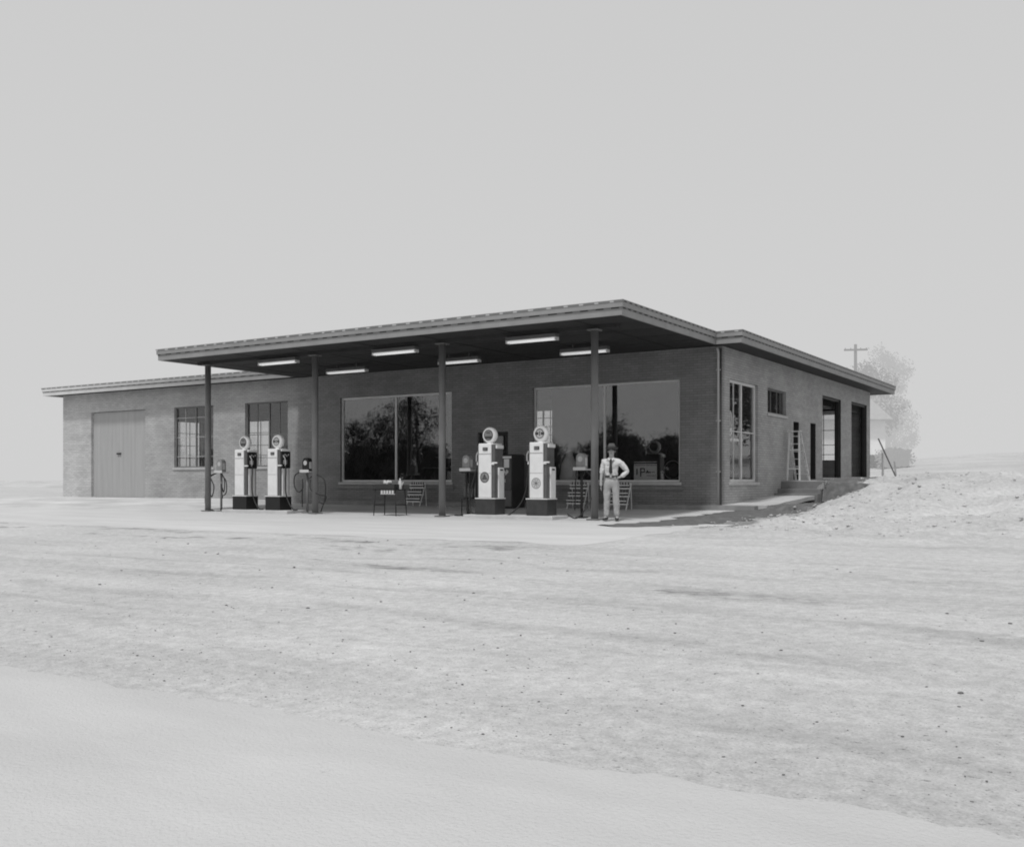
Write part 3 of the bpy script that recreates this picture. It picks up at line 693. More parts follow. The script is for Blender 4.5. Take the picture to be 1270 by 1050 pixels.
# ------------------------------------------------------------------ petrol pumps
def emblem(bm, cx, z, r, y, seg=24):
    vs = [bm.verts.new((cx+r*math.cos(2*math.pi*k/seg), y, z+r*math.sin(2*math.pi*k/seg))) for k in range(seg)]; bm.faces.new(vs)
def annulus(bm, cx, z, r0, r1, y, seg=28):
    a = [bm.verts.new((cx+r0*math.cos(2*math.pi*k/seg), y, z+r0*math.sin(2*math.pi*k/seg))) for k in range(seg)]
    b = [bm.verts.new((cx+r1*math.cos(2*math.pi*k/seg), y, z+r1*math.sin(2*math.pi*k/seg))) for k in range(seg)]
    for k in range(seg): bm.faces.new((a[k], a[(k+1)%seg], b[(k+1)%seg], b[k]))
def pump(loc, label, style, badge, globe_style):
    t = thing('fuel_pump', label, 'fuel pump', loc, 0, 'fuel pumps on the forecourt')
    bm = B(); box(bm, -.30, .30, -.24, .24, 0, .40); obj('plinth', bm, M['pumpb'] if style == 'r' else M['dial'], t, bevel=.012)
    bm = B(); box(bm, -.31, .31, -.25, .25, .40, .425); obj('plinth_trim', bm, M['pumpw'], t, bevel=.006)
    bm = B(); box(bm, -.265, .265, -.20, .20, .425, 1.78); obj('body', bm, M['pumpd'], t, bevel=.03)
    bm = B(); box(bm, -.20, .185, -.245, -.2, .43, 1.80); fp = obj('front_panel', bm, M['pumpw'], t, bevel=.015)
    bm = B(); box(bm, -.21, .19, -.255, -.246, 1.545, 1.555); box(bm, -.2, .185, -.25, -.246, 1.05, 1.056); obj('panel_seam', bm, M['midbox'], fp)
    bm = B(); box(bm, -.06, .085, -.262, -.247, 1.63, 1.71); obj('price_window', bm, M['dial'], fp)
    bm = B()
    for k in range(3): box(bm, -.045+.04*k, -.02+.04*k, -.2655, -.2625, 1.65, 1.69)
    obj('digit', bm, M['gface'], fp)
    bm = B(); box(bm, -.22, .22, -.21, .21, 1.78, 1.815); obj('top_cap', bm, M['pumpw'] , t, bevel=.01)
    # right flank: dark dial box above, white panel below
    if style == 'l':
        bm = B(); box(bm, .265, .31, -.17, .19, 1.24, 1.73); obj('dial_box', bm, M['dial'], t, bevel=.01)
        bm = B(); box(bm, .265, .31, -.17, .19, 1.735, 1.80); obj('dial_cap', bm, M['pumpw'], t, bevel=.01)
        bm = B()
        for k in range(4): box(bm, .3105, .316, -.12+.07*k, -.09+.07*k, 1.58+.03*(k%2), 1.63+.03*(k%2))
        obj('digit', bm, M['paint'], t)
        bm = B(); box(bm, .265, .30, -.13, .13, .43, 1.235); obj('side_panel', bm, M['pumpw'], t, bevel=.01)
    else:
        bm = B(); box(bm, .265, .31, -.16, .16, 1.68, 1.77); obj('dial_cap', bm, M['pumpw'], t, bevel=.01)
        bm = B(); box(bm, .265, .305, -.06, .19, .43, 1.20); sp_ = obj('side_panel', bm, M['pumpw'], t, bevel=.01)
        bm = B(); box(bm, .3055, .31, .0, .13, 1.12, 1.16); obj('price_window', bm, M['dial'], sp_)
        bm = B(); box(bm, .18, .266, -.235, -.205, 1.27, 1.31); obj('bracket', bm, M['pumpw'], t)
    bm = B(); box(bm, -.335, -.266, -.12, .0, 1.27, 1.32); box(bm, .2, .36, -.24, -.205, 1.30, 1.335); obj('hook', bm, M['pumpw'], t, bevel=.006)
    # globe: thick milk-glass ring with a printed face each side
    mt = Matrix.Translation((0, 0, 2.03)) @ Matrix.Rotation(R(90), 4, 'X')
    bm = B(); lathe(bm, [(.0,-.085),(.14,-.085),(.185,-.075),(.205,-.04),(.208,0),(.205,.04),(.185,.075),(.14,.085),(.0,.085)], 32, mt)
    lathe(bm, [(.09,1.815),(.085,1.83),(.07,1.85),(.06,1.87)], 20); gb = obj('globe', bm, M['globe'], t)
    for sgn in (-1, 1):
        y = sgn*.0885
        bm = B(); emblem(bm, 0, 2.03, .142, y); obj('globe_face', bm, M['gface'] if globe_style == 'd' else M['glight'], gb)
        y = sgn*.0905
        bm = B()
        if globe_style == 'd':
            annulus(bm, 0, 2.03, .118, .134, y)
            box(bm, -.10, .10, min(y,y+sgn*.002), max(y,y+sgn*.002), 1.94, 2.0)
            box(bm, -.06, .05, min(y,y+sgn*.002), max(y,y+sgn*.002), 2.08, 2.105)
        else:
            annulus(bm, 0, 2.03, .10, .118, y)
            box(bm, -.13, -.035, min(y,y+sgn*.002), max(y,y+sgn*.002), 2.0, 2.065); box(bm, .035, .13, min(y,y+sgn*.002), max(y,y+sgn*.002), 2.0, 2.065)
            box(bm, -.012, .012, min(y,y+sgn*.002), max(y,y+sgn*.002), 1.97, 2.09)
        obj('emblem', bm, M['gmark'], gb)
    if badge:
        z = .95 if badge == 'dark' else .80
        bm = B(); emblem(bm, -.01, z, .14, -.2475); bg = obj('badge', bm, M['gface'] if badge == 'dark' else M['glight'], fp)
        bm = B(); annulus(bm, -.01, z, .118, .135, -.249)
        if badge == 'dark':
            vs = [bm.verts.new(p) for p in ((-.10,-.249,z-.05),(.08,-.249,z-.05),(.045,-.249,z-.01),(-.065,-.249,z-.01))]; bm.faces.new(vs)
            vs = [bm.verts.new(p) for p in ((-.06,-.249,z+.0),(.04,-.249,z+.0),(-.01,-.249,z+.09))]; bm.faces.new(vs)
        else:
            for a in range(4):
                c, s_ = math.cos(a*math.pi/4+.3), math.sin(a*math.pi/4+.3)
                vs = [bm.verts.new((-.01+q[0]*c-q[1]*s_, -.249, z+q[0]*s_+q[1]*c)) for q in ((-.1,-.01),(.1,-.01),(.1,.01),(-.1,.01))]; bm.faces.new(vs)
        obj('emblem', bm, M['gmark'] if badge == 'dark' else M['midbox'], bg)
    # nozzle and hose
    sd = -1 if style == 'r' else 1
    x = sd*.33
    bm = B(); tubep(bm, spline([(x, -.05, 1.30), (x+sd*.035,-.07,1.42), (x+sd*.03,-.09,1.52), (x-sd*.02,-.1,1.60)], 5), [.028]*6+[.02]*10, 8); box(bm, min(x,x+sd*.03), max(x,x+sd*.03), -.13, -.0, 1.36, 1.48)
    obj('nozzle', bm, M['chrome'], t)
    if style == 'r':
        h = [(x, -.05, 1.30), (x-.10,-.08,1.0), (x-.22,-.1,.55), (x-.24,-.12,.28), (x-.15,-.16,.06), (x+.03,-.2,.03), (-.22,-.2,.08)]
        if badge == 'light': h = [(x,-.05,1.30), (x-.03,-.06,.95), (x-.06,-.1,.62), (x-.18,-.15,.3), (x-.40,-.22,.06), (x-.58,-.26,-.04), (x-.66,-.2,-.05)]
    else:
        h = [(x,-.05,1.5), (x+.035,-.06,1.2), (x+.02,-.06,.85), (x+.06,-.08,.5), (x+.2,-.1,.22), (x+.42,-.14,.03), (x+.55,-.1,.02)]
        if badge == '' : pass
    bm = B(); tubep(bm, spline(h, 8), .02, 8); obj('hose', bm, M['rubber'], t)
    return t
pump((-13.33,-4.95,.10), 'white fuel pump nearest the left end, plain front, beside the left canopy post', 'l', '', 'd')
p2 = pump((-11.93,-4.95,.10), 'white fuel pump with plain front and pale round globe, second from the left', 'l', '', 'l')
pump((-4.36,-4.95,.10), 'white fuel pump with a dark round badge low on its front and dark globe face', 'r', 'dark', 'd')
pump((-2.83,-4.95,.10), 'white fuel pump with a faint pale badge, nearest the standing man', 'r', 'light', 'l')

# ------------------------------------------------------------------ air and water stands beside the posts
def service_stand(loc, label, box_m, hoses, style):
    t = thing('air_stand', label, 'air hose stand', loc, 0, 'air and water stands beside the canopy posts')
    bm = B(); tubep(bm, [(0,0,-.02), (0,0,1.2)], .035, 10); box(bm, -.12, .12, -.12, .12, -.0, .03); obj('post', bm, M['black'] if style else M['post'], t)
    bm = B(); box(bm, -.17, .19, -.14, .14, 1.19, 1.225); box(bm, -.17, .19, -.15, -.14, 1.19, 1.27); obj('tray', bm, M['paint'], t, bevel=.005)
    bm = B()
    prof = [(-.12,1.227)] + [(.12*math.cos(math.pi-a*math.pi/10), 1.50+.12*math.sin(a*math.pi/10)) for a in range(11)] + [(.12,1.227)]
    f0 = [bm.verts.new((p[0], -.09, p[1])) for p in prof]; f1 = [bm.verts.new((p[0], .09, p[1])) for p in prof]
    bm.faces.new(f0); bm.faces.new(f1[::-1])
    for k in range(len(prof)): bm.faces.new((f0[k], f0[(k+1)%len(prof)], f1[(k+1)%len(prof)], f1[k]))
    hd = obj('gauge_housing', bm, box_m, t, bevel=.012)
    bm = B(); emblem(bm, 0, 1.47, .07, -.093); obj('dial', bm, M['glight'], hd)
    bm = B(); box(bm, .121, .128, -.05, .05, 1.3, 1.5); obj('plate', bm, M['paint'], hd)
    for h in hoses:
        bm = B(); tubep(bm, spline(h, 8), .017, 6); obj('hose', bm, M['rubber'], t)
    return t
service_stand((-14.62,-4.75,slab_z(-4.75)), 'air stand with grey domed gauge and dangling hoses at the leftmost post', M['midbox'],
    [[(-.15,-.05,1.2),(-.5,-.08,1.0),(-.62,-.1,.5),(-.55,-.12,.12),(-.2,-.15,.03)], [(.1,-.08,1.2),(.26,-.1,.95),(.22,-.1,.6),(.1,-.1,.85),(.17,-.1,.4)], [(-.05,-.1,1.2),(-.34,-.12,1.1),(-.44,-.12,.75),(-.3,-.12,.45),(-.2,-.12,.75),(-.3,-.14,1.0)],[(.1,-.1,1.15),(.34,-.12,.95),(.36,-.12,.6),(.2,-.14,.5),(.16,-.12,.8)]], 0)
service_stand((-10.95,-4.75,slab_z(-4.75)), 'air stand with dark gauge box and looped black hoses left of the second post', M['dial'],
    [[(-.1,-.08,1.25),(-.4,-.1,1.1),(-.42,-.1,.8),(-.25,-.12,.62),(-.08,-.12,.72),(-.1,-.1,1.0)], [(.05,-.1,1.15),(.25,-.2,1.02),(.55,-.22,1.12),(.86,-.2,.95),(.88,-.2,.45),(.72,-.2,.05)],
     [(.3,-.2,.98),(.4,-.28,.7),(.66,-.22,.55),(.9,-.18,.5),(.82,-.2,.3),(.66,-.22,.34)], [(-.14,-.05,.9),(-.16,-.05,.5),(-.15,-.05,.18)]], 0)
a3 = service_stand((-5.42,-4.45,slab_z(-4.45)), 'stand with pale grey domed box over dark bottle rack right of the third post', M['midbox'],
    [[(.0,-.1,1.15),(.05,-.14,.6),(.1,-.16,.1),(-.1,-.18,.02),(-.3,-.18,.02)]], 1)
bm = B(); box(bm, -.14, .34, -.1, .3, .42, .46); box(bm, -.14, .34, .28, .3, .42, 1.15); box(bm, .32, .34, -.1, .3, .42, 1.15); box(bm, -.14,.34,-.1,.3,1.14,1.17)
for x, y in ((-.13,-.09),(.33,-.09),(.33,.29),(-.13,.29)): box(bm, x-.012, x+.012, y-.012, y+.012, 0, .42)
obj('rack', bm, M['black'], a3)
for k in range(4):
    bm = B(); lathe(bm, [(.03,.465),(.045,.5),(.045,.7),(.015,.8),(.015,.86)], 10, Matrix.Translation((-.06+.11*k, -.02, 0))); obj('bottle', bm, M['oil'], a3)
service_stand((-2.02,-4.35,slab_z(-4.35)), 'stand with grey domed box and bright tray half hidden by the right-hand post', M['midbox'],
    [[(.14,-.08,1.2),(.5,-.3,.95),(.62,-.6,.6),(.55,-.9,.2),(.35,-.95,.03),(.1,-.9,.12)], [(-.1,-.1,1.2),(-.12,-.1,.8),(-.14,-.1,.2)]], 1)

# work table with dark crate
t = thing('work_table', 'small iron table with dark tray and rags in front of the left display window', 'table', (-7.62,-5.0,slab_z(-5.0)), R(4))
for x, y in ((-.33,-.22),(.33,-.22),(.33,.22),(-.33,.22)):
    bm = B(); tubep(bm, [(x*1.12,y*1.15,0), (x,y,.72)], .014, 6); obj('leg', bm, M['black'], t)
bm = B(); box(bm, -.36, .36, -.26, .26, .70, .715)
for x in (-.35,.35): bar(bm, (x*1.05,-.25,.3), (x*1.05,.25,.3), .02)
bar(bm, (-.37,-.25,.28), (.0,-.25,.28), .02); bar(bm, (.1,.24,.3), (.37,.24,.3), .02); obj('table_top', bm, M['black'], t)
bm = B(); box(bm, -.34, .3, -.24, .2, .717, .86); obj('tray', bm, M['machine'], t, bevel=.01)
bm = B()
for k in range(5): box(bm, -.12+.09*k, -.06+.09*k, -.27, -.262, .60, .69)
box(bm, -.14, .34, -.266, -.262, .585, .60); obj('label_strip', bm, M['paint'], t)
t2 = B()
for k in range(16):
    a = random.uniform(-.18,.02); q = bmesh.ops.create_icosphere(t2, subdivisions=1, radius=random.uniform(.03,.055))
    off = Vector((a, random.uniform(-.15,.05), .885+random.uniform(0,.05)))
    for v in q['verts']: v.co = v.co*(1+.5*noise.noise(v.co*40)) + off
o = obj('rag', t2, M['paint'], None); o.location = t.location; tag(o, 'crumpled pale rag lying on the dark tray of the table', 'rag')
t = thing('measuring_can', 'pale spouted can standing at the right end of the small table', 'can', (-7.36,-4.98,slab_z(-5)+.717), 0)
bm = B(); lathe(bm, [(.05,.0),(.055,.02),(.05,.2),(.02,.26),(.02,.3)], 12, Matrix.Translation((.03,.05,0))); obj('can_body', bm, M['paint'], t)
bm = B(); tubep(bm, [(.07,.05,.06),(.15,.04,.2)], .012, 6); obj('spout', bm, M['paint'], t)

# oil bottle racks against the wall
def rack(loc, label, rz=0):
    t = thing('oil_rack', label, 'oil rack', loc, rz, 'tiered racks of oil bottles against the front wall')
    bm = B()
    for x in (-.27,.27):
        bar(bm, (x,-.22,0), (x,.1,.72), .022); bar(bm, (x,.14,0), (x,.1,.72), .02)
    for k in range(3):
        z = .16+.22*k; y = -.17+.1*k
        bar(bm, (-.28,y-.05,z), (.28,y-.05,z), .03, .035); bar(bm, (-.28,y+.07,z), (.28,y+.07,z), .02, .03); bar(bm, (-.28,y-.06,z+.09), (.28,y-.06,z+.09), .022, .03)
    bar(bm, (-.28,.1,.72), (.28,.1,.72), .04, .07)
    obj('frame', bm, M['pumpw'], t)
    for k in range(3):
        for i in range(6):
            bm = B(); lathe(bm, [(.032,0),(.034,.09),(.012,.14),(.012,.17)], 8, Matrix.Translation((-.225+.09*i, -.165+.1*k, .18+.22*k))); obj('bottle', bm, M['oil'], t)
    return t
rk = rack((-10.0,-.75,slab_z(-.75)), 'white tiered oil rack on the left, under the left display window')
dup(rk, (-4.15,-.62,slab_z(-.62)), 0, 'white tiered oil rack beside the pump with the pale badge')
dup(rk, (-2.72,-.75,slab_z(-.75)), 0, 'white tiered oil rack standing behind the right-hand canopy post')

# soft drink machine
t = thing('vending_machine', 'tall dark vending machine with pale label beside the entrance door', 'vending machine', (-6.48,-.7,slab_z(-.9)), 0)
bm = B(); box(bm, -.31, .31, -.36, .36, 0, 1.62); obj('cabinet', bm, M['machine'], t, bevel=.03)
bm = B(); box(bm, -.29, .29, -.385, -.361, .55, 1.58); fp = obj('front_panel', bm, M['redbox'], t, bevel=.01)
bm = B(); box(bm, -.3, .3, -.395, -.386, 1.50, 1.56); box(bm, .04, .22, -.395, -.386, 1.22, 1.48); obj('trim', bm, M['pumpw'], fp)
bm = B()
for k in range(9): box(bm, -.12+.035*k, -.095+.035*k, -.394, -.386, 1.0+.03*(k%3), 1.10+.03*((k*2)%3))
obj('lettering', bm, M['pumpw'], fp)
bm = B(); box(bm, .06, .09, -.398, -.386, .78, .88); box(bm, -.2, .0, -.398, -.386, .66, .68); obj('coin_slot', bm, M['paint'], fp)
bm = B(); box(bm, -.29, .29, -.38, -.361, .06, .50); box(bm, -.3,.3,-.39,-.361,.505,.54); obj('kick_panel', bm, M['pumpd'], t)

# ------------------------------------------------------------------ inside the windows
t = thing('window_placard', 'pale lettered placard propped inside the right-hand display window', 'sign', (-2.42,.24,.94), R(0))
bm = B(); box(bm, -.36, .36, -.01, .01, .0, .58); obj('board', bm, M['pumpw'], t)
bm = B(); box(bm, -.38, .38, -.02, -.011, .52, .56); box(bm, -.36,.36,-.0165,-.011,.47,.485)
box(bm, -.28, -.24, -.016, -.011, .2, .38)                                     # I
box(bm, -.16, -.12, -.016, -.011, .15, .40); box(bm, -.12, -.04, -.016, -.011, .365, .40); box(bm, -.12, -.04, -.016, -.011, .26, .295); box(bm, -.04, -.008, -.016, -.011, .265, .395)   # P
box(bm, .02, .18, -.016, -.011, .25, .29); box(bm, .05, .1, -.016, -.011, .29, .33); box(bm, .2, .3, -.016, -.011, .27, .29); box(bm, .05, .34, -.016, -.011, .17, .185)
obj('lettering', bm, M['gmark'], t)
def tyre(loc, label, rx=90, rz=0):
    t = thing('tyre', label, 'tyre', loc, R(rz), 'tyres on show inside the windows')
    bm = B(); prof = [(.20,-.07),(.27,-.085),(.33,-.08),(.345,-.05),(.35,0),(.345,.05),(.33,.08),(.27,.085),(.20,.07),(.2,-.07)]
    mt = Matrix.Rotation(R(rx), 4, 'X'); seg = 28; rings = []
    for r, z in prof: rings.append([bm.verts.new(mt @ Vector((r*math.cos(2*math.pi*k/seg), r*math.sin(2*math.pi*k/seg), z))) for k in range(seg)])
    for i in range(len(prof)-1):
        for k in range(seg): bm.faces.new([rings[i][k], rings[i][(k+1)%seg], rings[i+1][(k+1)%seg], rings[i+1][k]]).smooth = True
    obj('tread', bm, M['tyre'], t)
    bm = B(); annulus(bm, 0, 0, .255, .275, -.0885); obj('sidewall_band', bm, M['midbox'], t)
    return t
for i, (x, lab) in enumerate(((-1.75, 'upright tyre inside the right display window, to the right of the placard'), (-4.9, 'upright tyre inside the right display window, near its left end'))):
    tyre((x, .75, 1.28), lab)
bm = B(); box(bm, -8.85, -.3, .35, 1.3, .5, .92); tag(obj('display_shelf', bm, M['inner'], None), 'low wide shelf inside the right-hand display window', 'shelf')
bm = B(); box(bm, -14.8, -9.0, .35, 1.2, .5, .90); tag(obj('display_shelf', bm, M['machine'], None), 'low dark shelf inside the left-hand display window', 'shelf')
# covered form seen behind the glass
t = thing('covered_mannequin', 'pale cloth draped upright form behind the glass near the palest pump', 'display form', (-5.12,.55,.92), 0)
bm = B(); lathe(bm, [(.30,0),(.29,.2),(.27,.4),(.24,.55),(.2,.68),(.13,.8),(.1,.9),(.04,.95)], 24)
for v in bm.verts: v.co.x *= 1+.15*noise.noise(v.co*5); v.co.y *= .8
obj('cloth', bm, M['pumpw'], t)
# counter with bright shelf line
t = thing('counter', 'long dark sales counter deep inside behind the left display window', 'counter', (-11.2,4.5,.5), 0)
bm = B(); box(bm, -2.2, 1.6, -.4, .4, 0, .95); obj('counter_body', bm, M['machine'], t)
bm = B(); box(bm, -2.25, 1.65, -.45, .45, .95, .99); obj('counter_top', bm, M['midbox'], t)
# tall side window display: pale stand with shelves
t = thing('display_stand', 'white stand with a pale shelf behind the tall side window', 'display stand', (-.56,1.45,.5), 0)
bm = B(); box(bm, -.3, .3, -.9, .9, 1.62, 1.70); obj('shelf', bm, M['pumpw'], t)
bm = B(); lathe(bm, [(.22,1.70),(.24,1.8),(.2,1.95),(.21,2.3),(.17,2.5),(.05,2.56)], 16, Matrix.Translation((0,.3,0))); obj('dress_form', bm, M['pumpw'], t)
bm = B(); box(bm, -.3,-.26,-.88,-.84,.0,1.62); box(bm, .26,.3,-.88,-.84,0,1.62); box(bm, -.3,-.26,.84,.88,.0,1.62); box(bm, .26,.3,.84,.88,0,1.62); obj('leg', bm, M['steelpale'], t)
tyre((-.55,1.35,1.3), 'upper left tyre on show low inside the tall side window', 90, 70)
tyre((-.55,2.35,1.42), 'right-hand tyre on show low inside the tall side window', 90, 70)

# ------------------------------------------------------------------ ladder, pole, boards at the side
t = thing('step_ladder', 'paint splashed wooden stepladder standing open on the porch by the side doors', 'ladder', (.32,5.5,.987))
for sx in (-.2, .2):
    bm = B(); bar(bm, (sx,-.05,0), (sx*.75,.05,1.55), .05, .03); obj('rail', bm, M['pale'], t)
    bm = B(); bar(bm, (sx*1.1,.95,0), (sx*.8,.14,1.52), .06, .04); obj('rail', bm, M['lad'], t)
for k in range(6):
    z = .2+.24*k; f = z/1.55
    bm = B(); box(bm, -.2, .2, 0.95-.81*f-.05, 0.95-.81*f+.05, z, z+.025); obj('step', bm, M['lad'], t)
for z in (.35, .95): 
    bm = B(); box(bm, -.19, .19, -.02, .0, z, z+.04); obj('brace', bm, M['pale'], t)
bm = B(); box(bm, -.2, .2, -.02, .22, 1.55, 1.58); obj('top_step', bm, M['lad'], t)

gz = ground_z
t = B(); bar(t, (.30,17.3,2.75), (1.0,17.55,gz(1.0,17.55)-.02), .05, .05)
tag(obj('leaning_pole', t, M['pumpd']), 'thin dark pole leaning against the far corner of the building', 'pole')
t = B(); 
bar(t, (.42,17.6,gz(.4,17.6)), (.42,17.6,2.15), .05, .22)
tag(obj('propped_board', t, M['pale']), 'pale upright board behind the leaning dark pole', 'board')
t = B(); bar(t, (.85,18.1,gz(.85,18.1)), (.78,18.1,1.8), .05, .14)
tag(obj('propped_board', t, M['wood']), 'shorter narrow board standing right of the leaning dark pole', 'board')

# ------------------------------------------------------------------ far things: house, utility pole, trees, hedge
def at(px, k, off=0):                     # a spot seen k metres deep along the sight line through column px (only used to read off positions)
    u = (px-635)/1249; return (10+k*(.8436*u-.537), -26.47+k*(.537*u+.8436))
HP = at(1098, 75)
h = thing('white_house', 'small white clapboard house with pale roof beyond the end of the building', 'house', (*HP,0), R(32.5))
zb, ze, zr = 2.0, 5.6, 7.5
bm = B(); box(bm, -11, 0, 0, 7, zb, ze-.01)
vs = [bm.verts.new(p) for p in ((0,0,ze-.01),(0,7,ze-.01),(0,3.5,zr-.3))]; bm.faces.new(vs); obj('wall', bm, M['hwall'], h)
bm = B()
for sgn in (-1, 1):
    y0 = 3.5+sgn*4.1
    vs = [bm.verts.new(p) for p in ((-11.5,3.5,zr),(-.1,3.5,zr),(.38,y0,ze-.15),(-11.5,y0,ze-.15))]; f = bm.faces.new(vs)
    r = bmesh.ops.extrude_face_region(bm, geom=[f]); 
    for v in r['geom']:
        if isinstance(v, bmesh.types.BMVert): v.co.z += .12
obj('roof', bm, M['hroof'], h)
for x in (-3.6,-6.9):
    bm = B(); box(bm, x, x+1, -.04, -.001, 3.4, 4.8); obj('window', bm, M['hglass'], h)
bm = B(); box(bm, -1.9, -1.2, -.04, -.001, 3.0, 3.3); obj('vent', bm, M['hwall'], h)

x, y = at(1061, 85)
t = thing('utility_pole', 'wooden utility pole with a crossarm rising behind the roof', 'utility pole', (x, y, gz(x,y,False)+.75), R(22))
bm = B(); tubep(bm, [(0,0,-1.2), (0,0,9.6)], [.17,.12], 10); obj('pole', bm, M['polewood'], t)
bm = B(); box(bm, -.95, .95, -.2, -.1, 9.05, 9.2); obj('crossarm', bm, M['polewood'], t)
for sx in (-.85,-.4,.4,.85):
    bm = B(); lathe(bm, [(.02,9.2),(.035,9.22),(.035,9.28),(.02,9.3)], 8, Matrix.Translation((sx,-.15,0))); obj('insulator', bm, M['polewood'], t)

def tree_meshes(hh, rr, lm, bk, seed, lobes=9, leaves=3800, ls=.3, low=.35):
    rnd = random.Random(seed); bm = B()
    top = Vector((rnd.uniform(-.4,.4), rnd.uniform(-.4,.4), hh*.62))
    tubep(bm, spline([(0,0,-.3),(rnd.uniform(-.15,.15),0,hh*.25),top,(top.x,top.y,hh*.85)],5), [hh*.028*(1-.8*i/15) for i in range(16)], 8)
    cl = []
    for i in range(lobes):
        a = i*2.4+rnd.random(); z = hh*(low+(.97-low)*((i+.5)/lobes)); q = rr*rnd.uniform(.3,.8)*math.sin(math.pi*min(1,.2+.72*(z/hh)))
        c = Vector((q*math.cos(a), q*math.sin(a), z)); cl.append((c, rr*rnd.uniform(.28,.5)))
        b0 = Vector((0,0,max(hh*.18, z-hh*.22))); tubep(bm, spline([b0, b0.lerp(c,.5)+Vector((0,0,-.2)), c], 4), [hh*.012*(1-.09*k) for k in range(9)], 6)
    tm = bpy.data.meshes.new('limbs'); bm.to_mesh(tm); bm.free(); tm.materials.append(bk)
    vs = []; fs = []
    for k in range(leaves):
        c, r0 = rnd.choice(cl); d = Vector((rnd.gauss(0,1), rnd.gauss(0,1), rnd.gauss(0,.75))).normalized()*r0*rnd.random()**.45*rnd.uniform(.8,1.25)
        p = c + d
        if noise.noise(p*.9+Vector((seed,0,0))) < -.22: continue
        n1 = Vector((rnd.gauss(0,1), rnd.gauss(0,1), rnd.gauss(0,1))).normalized(); n2 = n1.orthogonal().normalized(); n3 = n1.cross(n2); s = ls*rnd.uniform(.5,1.2)
        b = len(vs); vs += [p-n2*s*.5, p+n3*s*.3, p+n2*s*.6, p-n3*s*.3]; fs.append((b,b+1,b+2,b+3))
    lm_ = bpy.data.meshes.new('leaves'); lm_.from_pydata(vs, [], fs); lm_.materials.append(lm)
    return tm, lm_
def tree(meshes, loc, label, group=None, s=1, rz=0):
    t = thing('tree', label, 'tree', loc, rz, group); t.scale = (s,s,s)
    for nme, me in (('trunk', meshes[0]), ('crown', meshes[1])):
        o = bpy.data.objects.new(nme, me); C.objects.link(o); o.parent = t
    return t
ta = tree_meshes(9.2, 3.6, M['leaf_h1'], M['bark_h'], 3, 12, 9000, .24)
tb_ = tree_meshes(13.5, 3.7, M['leaf_h2'], M['bark_h'], 5, 15, 11000, .26, .12)
tc_ = tree_meshes(9, 4.4, M['leaf_h2'], M['bark_h'], 9, 11, 7000, .26, .05)
for ms, px, k, s, lab in ((ta, 1077, 92, 1.0, 'hazy tree whose crown just clears the roof beside the utility pole'), (tb_, 1101, 98, .86, 'tall faint tree rising behind the end of the roof'),
        (tc_, 1108, 104, .72, 'very faint low tree just right of the white house')):
    x, y = at(px, k); tree(ms, (x,y,gz(x,y,False)), lab, 'hazy trees behind the building', s, px)
def hedge(px0, px1, k, hgt, label, m):
    vs, fs = [], []; rnd = random.Random(int(px0))
    a, b = Vector(at(px0,k)), Vector(at(px1,k))
    for i in range(2600):
        f = rnd.random(); p2 = a.lerp(b, f); z0 = gz(p2.x, p2.y, False); top = hgt*(1+.35*noise.noise(Vector((f*9, px0, 0))))
        q = Vector((p2.x+rnd.gauss(0,.25), p2.y+rnd.gauss(0,.35), z0+top*rnd.random()**.7))
        n1 = Vector((rnd.gauss(0,1), rnd.gauss(0,1), rnd.gauss(0,1))).normalized(); n2 = n1.orthogonal().normalized(); n3 = n1.cross(n2); s = .2*rnd.uniform(.5,1.2)
        v = len(vs); vs += [q-n2*s*.5, q+n3*s*.35, q+n2*s*.5, q-n3*s*.35]; fs.append((v,v+1,v+2,v+3))
    me = bpy.data.meshes.new('foliage'); me.from_pydata(vs, [], fs); me.materials.append(m)
    o = bpy.data.objects.new('bush', me); C.objects.link(o); tag(o, label, 'bush')
hedge(1082, 1097, 66, .75, 'low dark hazy bush directly below the white house', M['bush'])
hedge(1097, 1124, 64, 1.1, 'wider hazy bush to the right of the white house', M['leaf_h1'])

# the trees across the road that the windows reflect
refl = [tree_meshes(9.5, 3.8, M['leaf'], M['bark'], 21, 12, 7500, .24), tree_meshes(13.5, 4.6, M['leaf'], M['bark'], 23, 9, 6500, .26, .4), tree_meshes(6.0, 3.4, M['leaf'], M['bark'], 25, 9, 7000, .25, .08)]
rnd = random.Random(4)
for i in range(50):
    x = -116 + i*2.3 + rnd.uniform(-1,1); y = -72 + rnd.uniform(-8,6); j = rnd.choice((0,2,2,2,2)) 
    if i in (14,15,16): j = 0
    if i in (17,18,19): j = 2
    if i in (20, 22): j = 1
    if i > 23: j = 2
    if i == 34: j = 0
    tree(refl[j], (x,y,-.6), 'dark tree of the treeline across the road, seen mirrored in the windows', 'treeline reflected in the windows', rnd.uniform(.8,1.1), rnd.random()*6)
for i in range(13):
    tree(refl[2], (-74+i*3.6+rnd.uniform(-1,1), -66+rnd.uniform(-2,2), -.6), 'low dark tree in front of the treeline across the road, seen mirrored in the windows', 'low trees reflected in the windows', rnd.uniform(.75,1.05), i*1.3)
for i, (x, y) in enumerate(((11.5,40),(17,44),(23,40),(14,52),(28,50),(21,57),(33,44))):
    tree(refl[(0,1,0)[i%3]], (x,y,.3+2*sstep(24,62,y)), 'dark tree east of the station, seen mirrored in the side windows', 'trees reflected in the side windows', 1.1, i)

